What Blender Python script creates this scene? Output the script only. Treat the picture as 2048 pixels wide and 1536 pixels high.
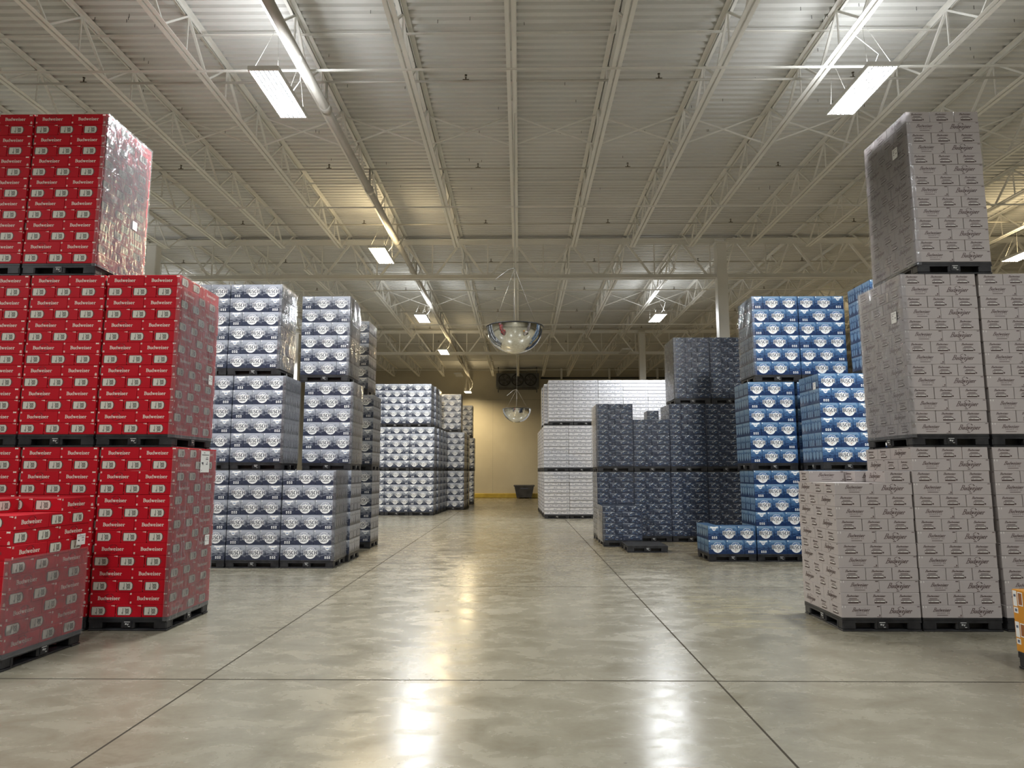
import bpy, bmesh, math, random
import numpy as np
from mathutils import Vector, Matrix
random.seed(7)
PI = math.pi
S = bpy.context.scene
COL = S.collection
for o in list(bpy.data.objects): bpy.data.objects.remove(o)

# ------------------------------------------------------------------ camera, world, exposure
CAM_H = 1.61
PITCH = math.radians(7.3)
YAW = 0.0118
FPX = 1365.0
cd = bpy.data.cameras.new('camera'); cam = bpy.data.objects.new('camera', cd); COL.objects.link(cam)
cam.location = (0, 0, CAM_H); cam.rotation_euler = (PI/2 + PITCH, 0, YAW)
cd.sensor_width = 36.0; cd.lens = FPX/2048*36; cd.clip_end = 200; cd.clip_start = 0.05
S.camera = cam
S.view_settings.view_transform = 'Standard'; S.view_settings.look = 'None'
S.view_settings.gamma = 1.0; S.view_settings.use_curve_mapping = False
S.view_settings.exposure = 0.28
w = bpy.data.worlds.new('world'); S.world = w; w.use_nodes = True
w.node_tree.nodes['Background'].inputs[0].default_value = (0.5, 0.5, 0.48, 1)
w.node_tree.nodes['Background'].inputs[1].default_value = 0.02
LAMP_W = 420.0      # downlight of one fixture
UP_W = 17.0         # upward light added to each lit fixture to brighten the roof deck

# ------------------------------------------------------------------ materials
def new_mat(name):
    m = bpy.data.materials.new(name); m.use_nodes = True
    nt = m.node_tree; return m, nt, nt.nodes['Principled BSDF']
def N(nt, t, **k):
    n = nt.nodes.new(t)
    for a, v in k.items(): setattr(n, a, v)
    return n
def plain(name, c, rough=0.5, metal=0.0, coat=0.0, spec=0.5):
    m, nt, b = new_mat(name)
    b.inputs['Base Color'].default_value = (*c, 1); b.inputs['Roughness'].default_value = rough
    b.inputs['Metallic'].default_value = metal; b.inputs['Coat Weight'].default_value = coat
    b.inputs['Specular IOR Level'].default_value = spec
    return m
def noisy(name, c1, c2, scale=4, rough=0.5, metal=0.0, detail=5, stretch=(1,1,1), lo=0.35, hi=0.65, bump=0.0):
    m, nt, b = new_mat(name)
    g = N(nt, 'ShaderNodeNewGeometry'); mp = N(nt, 'ShaderNodeMapping'); mp.inputs['Scale'].default_value = stretch
    nt.links.new(g.outputs['Position'], mp.inputs['Vector'])
    n = N(nt, 'ShaderNodeTexNoise'); n.inputs['Scale'].default_value = scale; n.inputs['Detail'].default_value = detail
    nt.links.new(mp.outputs[0], n.inputs['Vector'])
    r = N(nt, 'ShaderNodeValToRGB'); r.color_ramp.elements[0].position = lo; r.color_ramp.elements[1].position = hi
    r.color_ramp.elements[0].color = (*c1, 1); r.color_ramp.elements[1].color = (*c2, 1)
    nt.links.new(n.outputs['Fac'], r.inputs['Fac']); nt.links.new(r.outputs[0], b.inputs['Base Color'])
    b.inputs['Roughness'].default_value = rough; b.inputs['Metallic'].default_value = metal
    if bump:
        bp = N(nt, 'ShaderNodeBump'); bp.inputs['Strength'].default_value = bump; bp.inputs['Distance'].default_value = 0.01
        nt.links.new(n.outputs['Fac'], bp.inputs['Height']); nt.links.new(bp.outputs[0], b.inputs['Normal'])
    return m
def carton(name, c, coat=0.5, bump=0.35, rough=0.45, c2=None, zlo=0, zhi=0.25, nscale=14.0, spec=0.4):
    """printed board with clinging, creased clear film: the creases are a bumped clear coat"""
    m, nt, b = new_mat(name)
    if c2 is None:
        b.inputs['Base Color'].default_value = (*c, 1)
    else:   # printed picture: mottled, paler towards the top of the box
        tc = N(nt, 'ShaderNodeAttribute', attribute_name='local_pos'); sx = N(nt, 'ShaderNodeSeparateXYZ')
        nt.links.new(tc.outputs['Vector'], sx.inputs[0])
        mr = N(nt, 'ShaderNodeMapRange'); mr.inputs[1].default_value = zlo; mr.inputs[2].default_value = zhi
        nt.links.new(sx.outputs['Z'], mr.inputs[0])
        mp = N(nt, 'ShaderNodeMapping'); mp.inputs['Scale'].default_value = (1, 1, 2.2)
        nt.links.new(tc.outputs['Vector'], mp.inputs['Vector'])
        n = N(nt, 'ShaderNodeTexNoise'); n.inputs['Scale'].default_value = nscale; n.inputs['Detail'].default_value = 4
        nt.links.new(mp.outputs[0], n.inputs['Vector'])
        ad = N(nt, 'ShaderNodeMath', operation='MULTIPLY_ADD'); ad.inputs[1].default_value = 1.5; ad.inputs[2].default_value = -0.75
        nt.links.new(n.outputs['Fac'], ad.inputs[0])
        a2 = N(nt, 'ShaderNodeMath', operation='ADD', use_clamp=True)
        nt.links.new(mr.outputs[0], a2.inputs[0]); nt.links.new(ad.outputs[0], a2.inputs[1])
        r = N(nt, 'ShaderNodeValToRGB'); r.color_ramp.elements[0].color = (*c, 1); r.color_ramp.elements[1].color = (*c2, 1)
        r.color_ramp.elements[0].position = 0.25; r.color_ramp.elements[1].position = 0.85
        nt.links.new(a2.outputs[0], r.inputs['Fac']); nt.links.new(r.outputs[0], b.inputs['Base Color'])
    b.inputs['Roughness'].default_value = rough; b.inputs['Specular IOR Level'].default_value = spec
    g = N(nt, 'ShaderNodeNewGeometry'); mp2 = N(nt, 'ShaderNodeMapping'); mp2.inputs['Scale'].default_value = (1, 1, 2.4)
    mp2.inputs['Rotation'].default_value = (0.5, 0.35, 0)
    nt.links.new(g.outputs['Position'], mp2.inputs['Vector'])
    n2 = N(nt, 'ShaderNodeTexNoise'); n2.inputs['Scale'].default_value = 6.5; n2.inputs['Detail'].default_value = 3; n2.inputs['Distortion'].default_value = 1.2
    nt.links.new(mp2.outputs[0], n2.inputs['Vector'])
    bp = N(nt, 'ShaderNodeBump'); bp.inputs['Strength'].default_value = bump; bp.inputs['Distance'].default_value = 0.03
    nt.links.new(n2.outputs['Fac'], bp.inputs['Height']); nt.links.new(bp.outputs[0], b.inputs['Coat Normal'])
    b.inputs['Coat Weight'].default_value = coat; b.inputs['Coat Roughness'].default_value = 0.1
    return m

M = {}
M['red'] = carton('red_board', (0.46, 0.004, 0.014), coat=0.03, bump=0.25, rough=0.5, spec=0.25)
M['red_text'] = plain('cream_ink', (0.80, 0.70, 0.62), 0.5)
M['red_dark'] = plain('dark_red_ink', (0.10, 0.006, 0.012), 0.5)
M['can_grey'] = plain('can_picture_grey', (0.62, 0.60, 0.52), 0.45)
M['can_mid'] = plain('can_picture_shade', (0.20, 0.20, 0.17), 0.45)
M['can_dark'] = plain('can_picture_outline', (0.075, 0.05, 0.045), 0.45)
M['grey'] = carton('grey_board', (0.40, 0.36, 0.345), coat=0.10, bump=0.3, rough=0.5)
M['grey_text'] = plain('brown_ink', (0.07, 0.04, 0.036), 0.5)
M['grey_light'] = plain('pale_ink', (0.62, 0.60, 0.56), 0.5)
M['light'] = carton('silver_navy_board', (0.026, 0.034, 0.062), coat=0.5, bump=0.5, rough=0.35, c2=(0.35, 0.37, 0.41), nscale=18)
M['light_ridge'] = plain('silver_print', (0.37, 0.39, 0.45), 0.4, coat=0.3)
M['badge'] = plain('white_badge_print', (0.86, 0.86, 0.84), 0.4, coat=0.3)
M['badge_text'] = plain('black_badge_ink', (0.012, 0.018, 0.04), 0.4)
M['badge_blue'] = plain('badge_sky_print', (0.09, 0.18, 0.36), 0.4)
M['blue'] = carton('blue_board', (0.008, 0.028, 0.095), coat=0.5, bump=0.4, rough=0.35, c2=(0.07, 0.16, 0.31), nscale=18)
M['blue_ridge'] = plain('pale_blue_print', (0.17, 0.28, 0.42), 0.4, coat=0.3)
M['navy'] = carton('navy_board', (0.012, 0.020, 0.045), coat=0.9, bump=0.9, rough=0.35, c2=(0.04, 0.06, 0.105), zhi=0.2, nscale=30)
M['navy_mark'] = plain('pale_grey_ink', (0.50, 0.53, 0.56), 0.4)
M['navy_blue'] = plain('mid_blue_ink', (0.05, 0.10, 0.20), 0.4)
M['kraft'] = plain('kraft_end_panel', (0.30, 0.27, 0.22), 0.5, coat=0.3)
M['white'] = carton('white_board', (0.56, 0.56, 0.58), coat=0.4, bump=0.5, rough=0.4)
M['white_mark'] = plain('slate_ink', (0.10, 0.115, 0.18), 0.45)
M['white_line'] = plain('dark_tray_edge_ink', (0.025, 0.028, 0.05), 0.45)
M['orange'] = carton('orange_board', (0.62, 0.26, 0.02), coat=0.3, bump=0.3, rough=0.45)
M['orange_pic'] = plain('brown_picture_ink', (0.30, 0.11, 0.03), 0.45)
M['paper'] = plain('white_paper', (0.78, 0.78, 0.76), 0.6)
M['pallet'] = noisy('black_plastic', (0.010, 0.010, 0.012), (0.028, 0.028, 0.030), 9, 0.42)
M['pallet_mark'] = plain('white_stamp', (0.55, 0.55, 0.53), 0.5)
M['steel'] = noisy('white_painted_steel', (0.82, 0.81, 0.77), (0.88, 0.87, 0.83), 1.5, 0.5)
M['pipe'] = noisy('painted_pipe', (0.52, 0.50, 0.46), (0.60, 0.58, 0.53), 2.0, 0.4)
M['dark'] = plain('dark_fittings', (0.03, 0.03, 0.03), 0.5)
M['brass'] = plain('sprinkler_metal', (0.12, 0.10, 0.07), 0.4, metal=0.6)
M['wire'] = plain('galvanised_wire', (0.45, 0.44, 0.41), 0.4, metal=0.5)
M['mirror'] = plain('silvered_dome', (0.86, 0.87, 0.85), 0.03, metal=1.0)
M['fixture'] = plain('white_enamel', (0.80, 0.80, 0.78), 0.35)
M['hopper'] = noisy('dark_grey_steel', (0.045, 0.045, 0.05), (0.08, 0.08, 0.085), 3, 0.5)
M['unit'] = noisy('dull_galvanised', (0.10, 0.105, 0.11), (0.16, 0.165, 0.165), 3, 0.5, metal=0.3)
M['tan'] = plain('tan_slip_sheet', (0.50, 0.36, 0.20), 0.7)
M['curb'] = noisy('yellow_curb_paint', (0.42, 0.30, 0.035), (0.55, 0.41, 0.06), 3, 0.5)
M['wall'] = noisy('cream_wall_paint', (0.50, 0.46, 0.36), (0.57, 0.53, 0.42), 0.6, 0.6, detail=3)
M['wall_seam'] = plain('wall_seam_line', (0.30, 0.28, 0.22), 0.7)  # darker joint lines of the back wall
M['deck'] = noisy('white_roof_deck', (0.66, 0.66, 0.64), (0.74, 0.74, 0.72), 0.5, 0.55, detail=4)
def emit(name, c, s):
    m = bpy.data.materials.new(name); m.use_nodes = True; nt = m.node_tree
    nt.nodes.remove(nt.nodes['Principled BSDF']); e = N(nt, 'ShaderNodeEmission')
    e.inputs[0].default_value = (*c, 1); e.inputs[1].default_value = s
    nt.links.new(e.outputs[0], nt.nodes['Material Output'].inputs[0]); return m
M['tube_white'] = emit('lit_tube_cool', (0.93, 0.97, 1.0), 14)
M['tube_warm'] = emit('lit_tube_warm', (1.0, 0.87, 0.62), 12)
M['tube_off'] = plain('unlit_tube', (0.75, 0.75, 0.73), 0.3)

def film_mat():
    m = bpy.data.materials.new('clear_stretch_film'); m.use_nodes = True; nt = m.node_tree
    nt.nodes.remove(nt.nodes['Principled BSDF'])
    g = N(nt, 'ShaderNodeNewGeometry'); mp = N(nt, 'ShaderNodeMapping'); mp.inputs['Scale'].default_value = (1, 2.2, 1.0); mp.inputs['Rotation'].default_value = (0.6, 0, 0)
    nt.links.new(g.outputs['Position'], mp.inputs['Vector'])
    n = N(nt, 'ShaderNodeTexNoise'); n.inputs['Scale'].default_value = 5; n.inputs['Detail'].default_value = 4; n.inputs['Distortion'].default_value = 1.6
    nt.links.new(mp.outputs[0], n.inputs['Vector'])
    bp = N(nt, 'ShaderNodeBump'); bp.inputs['Strength'].default_value = 0.5; bp.inputs['Distance'].default_value = 0.05
    nt.links.new(n.outputs['Fac'], bp.inputs['Height'])
    t = N(nt, 'ShaderNodeBsdfTransparent'); t.inputs[0].default_value = (0.97, 0.97, 0.97, 1)
    gl = N(nt, 'ShaderNodeBsdfGlossy'); gl.inputs['Roughness'].default_value = 0.16; gl.inputs[0].default_value = (0.95, 0.96, 1.0, 1)
    nt.links.new(bp.outputs[0], gl.inputs['Normal'])
    df = N(nt, 'ShaderNodeBsdfDiffuse'); df.inputs[0].default_value = (0.75, 0.75, 0.77, 1)
    fr = N(nt, 'ShaderNodeFresnel'); fr.inputs[0].default_value = 1.5
    nt.links.new(bp.outputs[0], fr.inputs['Normal'])
    mx = N(nt, 'ShaderNodeMixShader'); nt.links.new(fr.outputs[0], mx.inputs[0]); nt.links.new(t.outputs[0], mx.inputs[1]); nt.links.new(gl.outputs[0], mx.inputs[2])
    m2 = N(nt, 'ShaderNodeMixShader'); m2.inputs[0].default_value = 0.09
    nt.links.new(mx.outputs[0], m2.inputs[1]); nt.links.new(df.outputs[0], m2.inputs[2])
    nt.links.new(m2.outputs[0], nt.nodes['Material Output'].inputs[0]); return m
M['film'] = film_mat()

def floor_mat():
    m, nt, b = new_mat('polished_concrete'); L = nt.links.new
    g = N(nt, 'ShaderNodeNewGeometry'); sx = N(nt, 'ShaderNodeSeparateXYZ'); L(g.outputs['Position'], sx.inputs[0])
    def noise(scale, detail, st=(1,1,1), dist=0.0):
        mp = N(nt, 'ShaderNodeMapping'); mp.inputs['Scale'].default_value = st; L(g.outputs['Position'], mp.inputs['Vector'])
        n = N(nt, 'ShaderNodeTexNoise'); n.inputs['Scale'].default_value = scale; n.inputs['Detail'].default_value = detail; n.inputs['Distortion'].default_value = dist
        n.inputs['Roughness'].default_value = 0.62
        L(mp.outputs[0], n.inputs['Vector']); return n
    n1 = noise(0.55, 6, (1,1,1), 0.6); n2 = noise(3.2, 8, (0.75, 1.2, 1), 0.5); n3 = noise(28, 5)
    def math2(op, a, b_, clamp=False):
        k = N(nt, 'ShaderNodeMath', operation=op, use_clamp=clamp)
        for i, v in enumerate((a, b_)):
            if v is None: continue
            if isinstance(v, (int, float)): k.inputs[i].default_value = v
            else: L(v, k.inputs[i])
        return k.outputs[0]
    s = math2('ADD', math2('MULTIPLY', n1.outputs['Fac'], 0.42), math2('MULTIPLY', n2.outputs['Fac'], 0.46))
    s = math2('ADD', s, math2('MULTIPLY', n3.outputs['Fac'], 0.12))
    r = N(nt, 'ShaderNodeValToRGB'); cr = r.color_ramp
    cr.elements[0].position = 0.34; cr.elements[0].color = (0.145, 0.128, 0.090, 1)
    cr.elements[1].position = 0.67; cr.elements[1].color = (0.278, 0.256, 0.200, 1)
    e = cr.elements.new(0.50); e.color = (0.208, 0.190, 0.142, 1)
    L(s, r.inputs['Fac'])
    # specks
    vo = N(nt, 'ShaderNodeTexVoronoi'); vo.inputs['Scale'].default_value = 2.3; L(g.outputs['Position'], vo.inputs['Vector'])
    sp = math2('LESS_THAN', vo.outputs['Distance'], 0.022)
    # joints
    def line(axis, pos, period, wdt):
        v = math2('SUBTRACT', sx.outputs[axis], pos)
        if period:
            v = math2('PINGPONG', v, period/2)
        v = math2('ABSOLUTE', v, None)
        return math2('LESS_THAN', v, wdt)
    jl = line('X', -2.46, 3.98, 0.008); jc = line('Y', 5.55, 4.35, 0.010)
    # the ping-pong above repeats each half period from the first line, so a joint falls on every full period
    j = math2('MAXIMUM', jl, jc)
    mk = math2('MAXIMUM', math2('MULTIPLY', sp, 0.55), math2('MULTIPLY', j, 0.92))
    mx = N(nt, 'ShaderNodeMix', data_type='RGBA'); L(mk, mx.inputs[0]); L(r.outputs[0], mx.inputs[6]); mx.inputs[7].default_value = (0.035, 0.03, 0.024, 1)
    # yellowish residue of an old floor marking on the right
    n5 = noise(7, 4, (0.35, 3.0, 1), 0.4)
    def rng(axis, a_, b_): return math2('MULTIPLY', math2('GREATER_THAN', sx.outputs[axis], a_), math2('LESS_THAN', sx.outputs[axis], b_))
    pm = math2('MULTIPLY', math2('MULTIPLY', rng('X', 2.0, 3.25), rng('Y', 7.3, 9.2)), math2('GREATER_THAN', n5.outputs['Fac'], 0.54))
    m3 = N(nt, 'ShaderNodeMix', data_type='RGBA'); L(math2('MULTIPLY', pm, 0.55), m3.inputs[0]); L(mx.outputs[2], m3.inputs[6]); m3.inputs[7].default_value = (0.33, 0.29, 0.17, 1)
    L(m3.outputs[2], b.inputs['Base Color'])
    rr = N(nt, 'ShaderNodeMapRange'); rr.inputs[3].default_value = 0.17; rr.inputs[4].default_value = 0.34
    rr.inputs[1].default_value = 0.3; rr.inputs[2].default_value = 0.7
    L(n2.outputs['Fac'], rr.inputs[0])
    rj = math2('ADD', rr.outputs[0], math2('MULTIPLY', j, 0.5)); L(rj, b.inputs['Roughness'])
    n4 = noise(2.0, 3, (0.5, 1.2, 1)); 
    bp = N(nt, 'ShaderNodeBump'); bp.inputs['Strength'].default_value = 0.07; bp.inputs['Distance'].default_value = 0.005
    L(n4.outputs['Fac'], bp.inputs['Height']); L(bp.outputs[0], b.inputs['Normal'])
    L(math2('MULTIPLY', math2('SUBTRACT', 1.0, j), 0.33), b.inputs['Specular IOR Level'])
    return m
M['floor'] = floor_mat()

# ------------------------------------------------------------------ mesh builder
class MB:
    def __init__(s): s.v = []; s.f = []; s.m = []; s.mats = []; s.smooth = []
    def mi(s, mat):
        if mat not in s.mats: s.mats.append(mat)
        return s.mats.index(mat)
    def poly(s, pts, mat, sm=False):
        i = len(s.v); s.v += [tuple(p) for p in pts]; s.f.append(tuple(range(i, i+len(pts)))); s.m.append(s.mi(mat)); s.smooth.append(sm)
    def box(s, x0, x1, y0, y1, z0, z1, mat, ch=0.0):
        if ch <= 0:
            i = len(s.v)
            s.v += [(x0,y0,z0),(x1,y0,z0),(x1,y1,z0),(x0,y1,z0),(x0,y0,z1),(x1,y0,z1),(x1,y1,z1),(x0,y1,z1)]
            for q in ((0,3,2,1),(4,5,6,7),(0,1,5,4),(1,2,6,5),(2,3,7,6),(3,0,4,7)):
                s.f.append(tuple(i+k for k in q)); s.m.append(s.mi(mat)); s.smooth.append(False)
        else:   # vertical and horizontal edges chamfered
            i = len(s.v); c = ch
            for z, k in ((z0, c), (z0+c, 0), (z1-c, 0), (z1, c)):
                a0, a1, b0, b1 = x0+k, x1-k, y0+k, y1-k
                s.v += [(a0+c,b0,z),(a1-c,b0,z),(a1,b0+c,z),(a1,b1-c,z),(a1-c,b1,z),(a0+c,b1,z),(a0,b1-c,z),(a0,b0+c,z)]
            for r in range(3):
                for k in range(8):
                    a, b_ = i+r*8+k, i+r*8+(k+1) % 8
                    s.f.append((a, b_, b_+8, a+8)); s.m.append(s.mi(mat)); s.smooth.append(False)
            s.f.append(tuple(i+7-k for k in range(8))); s.m.append(s.mi(mat)); s.smooth.append(False)
            s.f.append(tuple(i+24+k for k in range(8))); s.m.append(s.mi(mat)); s.smooth.append(False)
    def tube(s, pts, r, mat, n=6, caps=True, sm=True):
        P = [Vector(p) for p in pts]; rings = []
        for k, p in enumerate(P):
            d = (P[min(k+1, len(P)-1)] - P[max(k-1, 0)]).normalized()
            a = d.cross(Vector((0, 0, 1)));
            if a.length < 0.05: a = d.cross(Vector((1, 0, 0)))
            a.normalize(); b_ = d.cross(a).normalized(); i = len(s.v); rings.append(i)
            rr = r[k] if isinstance(r, (list, tuple)) else r
            for q in range(n):
                t = 2*PI*q/n; s.v.append(tuple(p + a*math.cos(t)*rr + b_*math.sin(t)*rr))
        for k in range(len(P)-1):
            for q in range(n):
                q2 = (q+1) % n
                s.f.append((rings[k]+q, rings[k+1]+q, rings[k+1]+q2, rings[k]+q2)); s.m.append(s.mi(mat)); s.smooth.append(sm)
        if caps:
            s.f.append(tuple(rings[0]+q for q in range(n))); s.m.append(s.mi(mat)); s.smooth.append(False)
            s.f.append(tuple(rings[-1]+n-1-q for q in range(n))); s.m.append(s.mi(mat)); s.smooth.append(False)
    def bar(s, p, q, w_, h_, mat):
        """rectangular bar from p to q"""
        p = Vector(p); q = Vector(q); d = (q-p).normalized(); a = d.cross(Vector((0, 0, 1)))
        if a.length < 0.05: a = Vector((1, 0, 0))
        a.normalize(); b_ = d.cross(a).normalized(); i = len(s.v)
        for e in (p, q):
            for sa, sb in ((-1,-1),(1,-1),(1,1),(-1,1)): s.v.append(tuple(e + a*sa*w_/2 + b_*sb*h_/2))
        for f in ((0,3,2,1),(4,5,6,7),(0,1,5,4),(1,2,6,5),(2,3,7,6),(3,0,4,7)):
            s.f.append(tuple(i+k for k in f)); s.m.append(s.mi(mat)); s.smooth.append(False)
    def mesh(s, name):
        me = bpy.data.meshes.new(name); me.from_pydata(s.v, [], s.f)
        for k in s.mats: me.materials.append(M[k])
        me.polygons.foreach_set('material_index', s.m); me.polygons.foreach_set('use_smooth', s.smooth)
        me.update(); return me
    def obj(s, name, parent=None, fix=True):
        me = s.mesh(name)
        if fix:
            bm = bmesh.new(); bm.from_mesh(me); bmesh.ops.recalc_face_normals(bm, faces=bm.faces); bm.to_mesh(me); bm.free()
        o = bpy.data.objects.new(name, me); COL.objects.link(o)
        if parent: o.parent = parent
        return o
def tag(o, label=None, cat=None, group=None, kind=None):
    if label: o['label'] = label
    if cat: o['category'] = cat
    if group: o['group'] = group
    if kind: o['kind'] = kind
    return o
def empty(name, loc=(0,0,0), rz=0):
    o = bpy.data.objects.new(name, None); COL.objects.link(o); o.location = loc; o.rotation_euler = (0,0,rz); o.empty_display_size = 0.1
    return o
def put(me, name, loc=(0,0,0), rz=0, parent=None):
    o = bpy.data.objects.new(name, me); COL.objects.link(o); o.location = loc; o.rotation_euler = (0,0,rz)
    if parent: o.parent = parent
    return o
def copy_tree(o, parent=None):
    c = o.copy(); COL.objects.link(c); c.parent = parent
    for ch in list(o.children): copy_tree(ch, c)
    return c
ORD = ['', 'first', 'second', 'third', 'fourth', 'fifth', 'sixth', 'seventh', 'eighth', 'ninth', 'tenth', 'eleventh', 'twelfth', 'thirteenth', 'fourteenth', 'fifteenth', 'sixteenth', 'seventeenth']

# ------------------------------------------------------------------ the room
X0, X1, Y0, Y1, DZ = -21.0, 27.0, -8.0, 42.6, 8.05
b = MB(); b.box(X0-0.2, X1+0.2, Y0-0.2, Y1+0.2, -0.15, 0, 'floor'); tag(b.obj('floor'), kind='structure')
# corrugated deck: 152 mm flutes running across the aisle
b = MB(); pitch = 0.1524; y = Y0; zt = DZ + 0.038; prof = []
while y < Y1:
    prof += [(y, DZ), (y+0.070, DZ), (y+0.090, zt), (y+0.132, zt)]; y += pitch
prof.append((Y1+0.1, DZ))
for (ya, za), (yb, zb) in zip(prof[:-1], prof[1:]):
    b.poly([(X0, ya, za), (X0, yb, zb), (X1, yb, zb), (X1, ya, za)], 'deck')
b.box(X0-0.1, X1+0.1, Y0-0.1, Y1+0.1, DZ+0.10, DZ+0.2, 'deck')
ceil_o = tag(b.obj('ceiling', fix=False), kind='structure')
for nm, a in (('wall_back', (X0, X1, Y1, Y1+0.2)), ('wall_front', (X0, X1, Y0-0.2, Y0)), ('wall_left', (X0-0.2, X0, Y0-0.2, Y1+0.2)), ('wall_right', (X1, X1+0.2, Y0-0.2, Y1+0.2))):
    b = MB(); b.box(*a, 0, DZ+0.2, 'wall')
    if nm == 'wall_back':
        for x in np.arange(-20, 27, 3.05): b.box(x, x+0.012, Y1-0.004, Y1, 0.25, 6.0, 'wall_seam')
        b.box(X0, X1, Y1-0.004, Y1, 6.07, 6.09, 'wall_seam')
    tag(b.obj(nm), kind='structure')
b = MB(); b.box(X0, X1, Y1-0.16, Y1, 0, 0.27, 'curb', 0.02); tag(b.obj('baseboard_back'), kind='structure')

# roof screws poking through the deck (parts of the ceiling)
b = MB(); b.tube([(0,0,0), (0,0,-0.055)], 0.004, 'dark', 5); scr = b.mesh('roof_screw')
rs = random.Random(3)
for k in range(90):
    yy = rs.choice([9.0, 9.9, 10.7, 11.3, 12.3, 13.5, 14.9, 8.9]) + rs.uniform(-.15, .15)
    o = put(scr, 'roof_screw', (rs.uniform(-6.5, 7.5), yy, DZ+0.01), 0, ceil_o)

# ------------------------------------------------------------------ roof joists, girders, columns
JX0, JS = -0.12, 1.524
GY = [18.2, 30.4]
ZT, ZB = 8.045, 7.42        # joist top, joist bottom
LEN = 12.2
def joist_meshes():
    t = MB(); 
    for sx_ in (-1, 1):
        t.box(sx_*0.046-0.034, sx_*0.046+0.034, 0.06, LEN-0.06, ZT-0.008, ZT-0.001, 'steel'); t.box(sx_*0.014-0.003, sx_*0.014+0.003, 0.06, LEN-0.06, ZT-0.055, ZT-0.001, 'steel')
    l = MB()
    for sx_ in (-1, 1):
        l.box(sx_*0.042-0.030, sx_*0.042+0.030, 0.95, LEN-0.95, ZB, ZB+0.007, 'steel'); l.box(sx_*0.014-0.003, sx_*0.014+0.003, 0.95, LEN-0.95, ZB, ZB+0.05, 'steel')
    wb = MB(); n = 8; a, z = 0.95, LEN-0.95; st = (z-a)/n
    zt, zb = ZT-0.03, ZB+0.025
    wb.bar((0, 0.2, zt), (0, a, zb), 0.028, 0.028, 'steel'); wb.bar((0, LEN-0.2, zt), (0, z, zb), 0.028, 0.028, 'steel')
    for k in range(n):
        y0 = a + k*st; wb.bar((0, y0, zb), (0, y0+st/2, zt), 0.036, 0.026, 'steel'); wb.bar((0, y0+st/2, zt), (0, y0+st, zb), 0.036, 0.026, 'steel')
        wb.bar((0, y0+st/2, zt), (0, y0+st/2, zb), 0.02, 0.02, 'steel')
    return t.mesh('top_chord'), l.mesh('bottom_chord'), wb.mesh('web')
jt, jb, jw = joist_meshes()
rows = [(6.0, 'the near bay', 14), (18.2, 'the middle bay', 15), (30.4, 'the far bay', 15)]
for yy, bay, n in rows:
    for k in range(-n+1, n+1):
        x = JX0 + k*JS
        if x < X0+0.3 or x > X1-0.3: continue
        if k == 0: where = 'over the centre of the aisle'
        elif abs(k) <= 17: where = '%s to the %s of the central joist' % (ORD[abs(k)], 'left' if k < 0 else 'right')
        e = empty('roof_joist', (x, yy, 0)); tag(e, 'white steel roof joist in %s, %s' % (bay, where), 'roof joist', 'open web roof joists in ' + bay)
        put(jt, 'top_chord', parent=e); put(jb, 'bottom_chord', parent=e); put(jw, 'web', parent=e)
CX = [-10.15, 5.5, 21.15]
edges = [X0+0.05] + CX + [X1-0.05]
for gi, yy in enumerate(GY):
    for si in range(4):
        xa, xb = edges[si] , edges[si+1]
        xa += 0.15 if si > 0 else 0; xb -= 0.15 if si < 3 else 0
        e = empty('roof_girder', ((xa+xb)/2, yy, 0))
        sec = ['at the far left end', 'spanning over the aisle', 'right of the aisle column', 'at the far right end'][si]
        tag(e, 'white steel truss girder %s, %s line across the roof' % (sec, 'nearer' if gi == 0 else 'farther'), 'girder', 'deep truss girders crossing the roof')
        L2 = (xb-xa)/2
        t = MB()
        for s_ in (-1, 1):
            t.box(-L2, L2, s_*0.06-0.05, s_*0.06+0.05, 7.935, 7.95, 'steel'); t.box(-L2, L2, s_*0.02-0.006, s_*0.02+0.006, 7.82, 7.95, 'steel')
        t.obj('top_chord', e)
        t = MB()
        for s_ in (-1, 1):
            t.box(-L2, L2, s_*0.06-0.05, s_*0.06+0.05, 6.84, 6.855, 'steel'); t.box(-L2, L2, s_*0.02-0.006, s_*0.02+0.006, 6.84, 6.97, 'steel')
        t.obj('bottom_chord', e)
        dm = MB(); dm.bar((0, 0, 7.86), (JS/2-0.08, 0, 6.92), 0.05, 0.055, 'steel'); dm1 = dm.mesh('web_diagonal')
        dm = MB(); dm.bar((0, 0, 7.86), (-JS/2+0.08, 0, 6.92), 0.05, 0.055, 'steel'); dm2 = dm.mesh('web_diagonal')
        vm = MB(); vm.bar((0, 0, 7.86), (0, 0, 6.92), 0.03, 0.03, 'steel'); vm = vm.mesh('web_vertical')
        k0 = math.ceil((xa-JX0)/JS); k1 = math.floor((xb-JX0)/JS)
        for k in range(k0, k1+1):
            x = JX0+k*JS
            if x+JS/2 < xb: put(dm1, 'web_diagonal', (x-e.location.x, 0, 0), parent=e)
            if x-JS/2 > xa: put(dm2, 'web_diagonal', (x-e.location.x, 0, 0), parent=e)
            if x+JS/2 < xb-0.1: put(vm, 'web_vertical', (x+JS/2-e.location.x, 0, 0), parent=e)
# columns
for gi, yy in enumerate(GY):
    for ci, x in enumerate(CX):
        e = empty('steel_column', (x, yy, 0))
        tag(e, '%s square steel column holding the %s girder line, %s' % ('white', 'nearer' if gi == 0 else 'farther', ['left of the aisle', 'right of the aisle', 'far right of the hall'][ci]), 'column', 'square roof columns')
        t = MB(); t.box(-0.14, 0.14, -0.14, 0.14, 0.02, 7.80, 'steel', 0.015); t.obj('shaft', e)
        t = MB(); t.box(-0.2, 0.2, -0.2, 0.2, 7.80, 7.83, 'steel'); t.obj('cap_plate', e)
        t = MB(); t.box(-0.22, 0.22, -0.22, 0.22, 0.0, 0.02, 'steel'); t.obj('base_plate', e)
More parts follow.
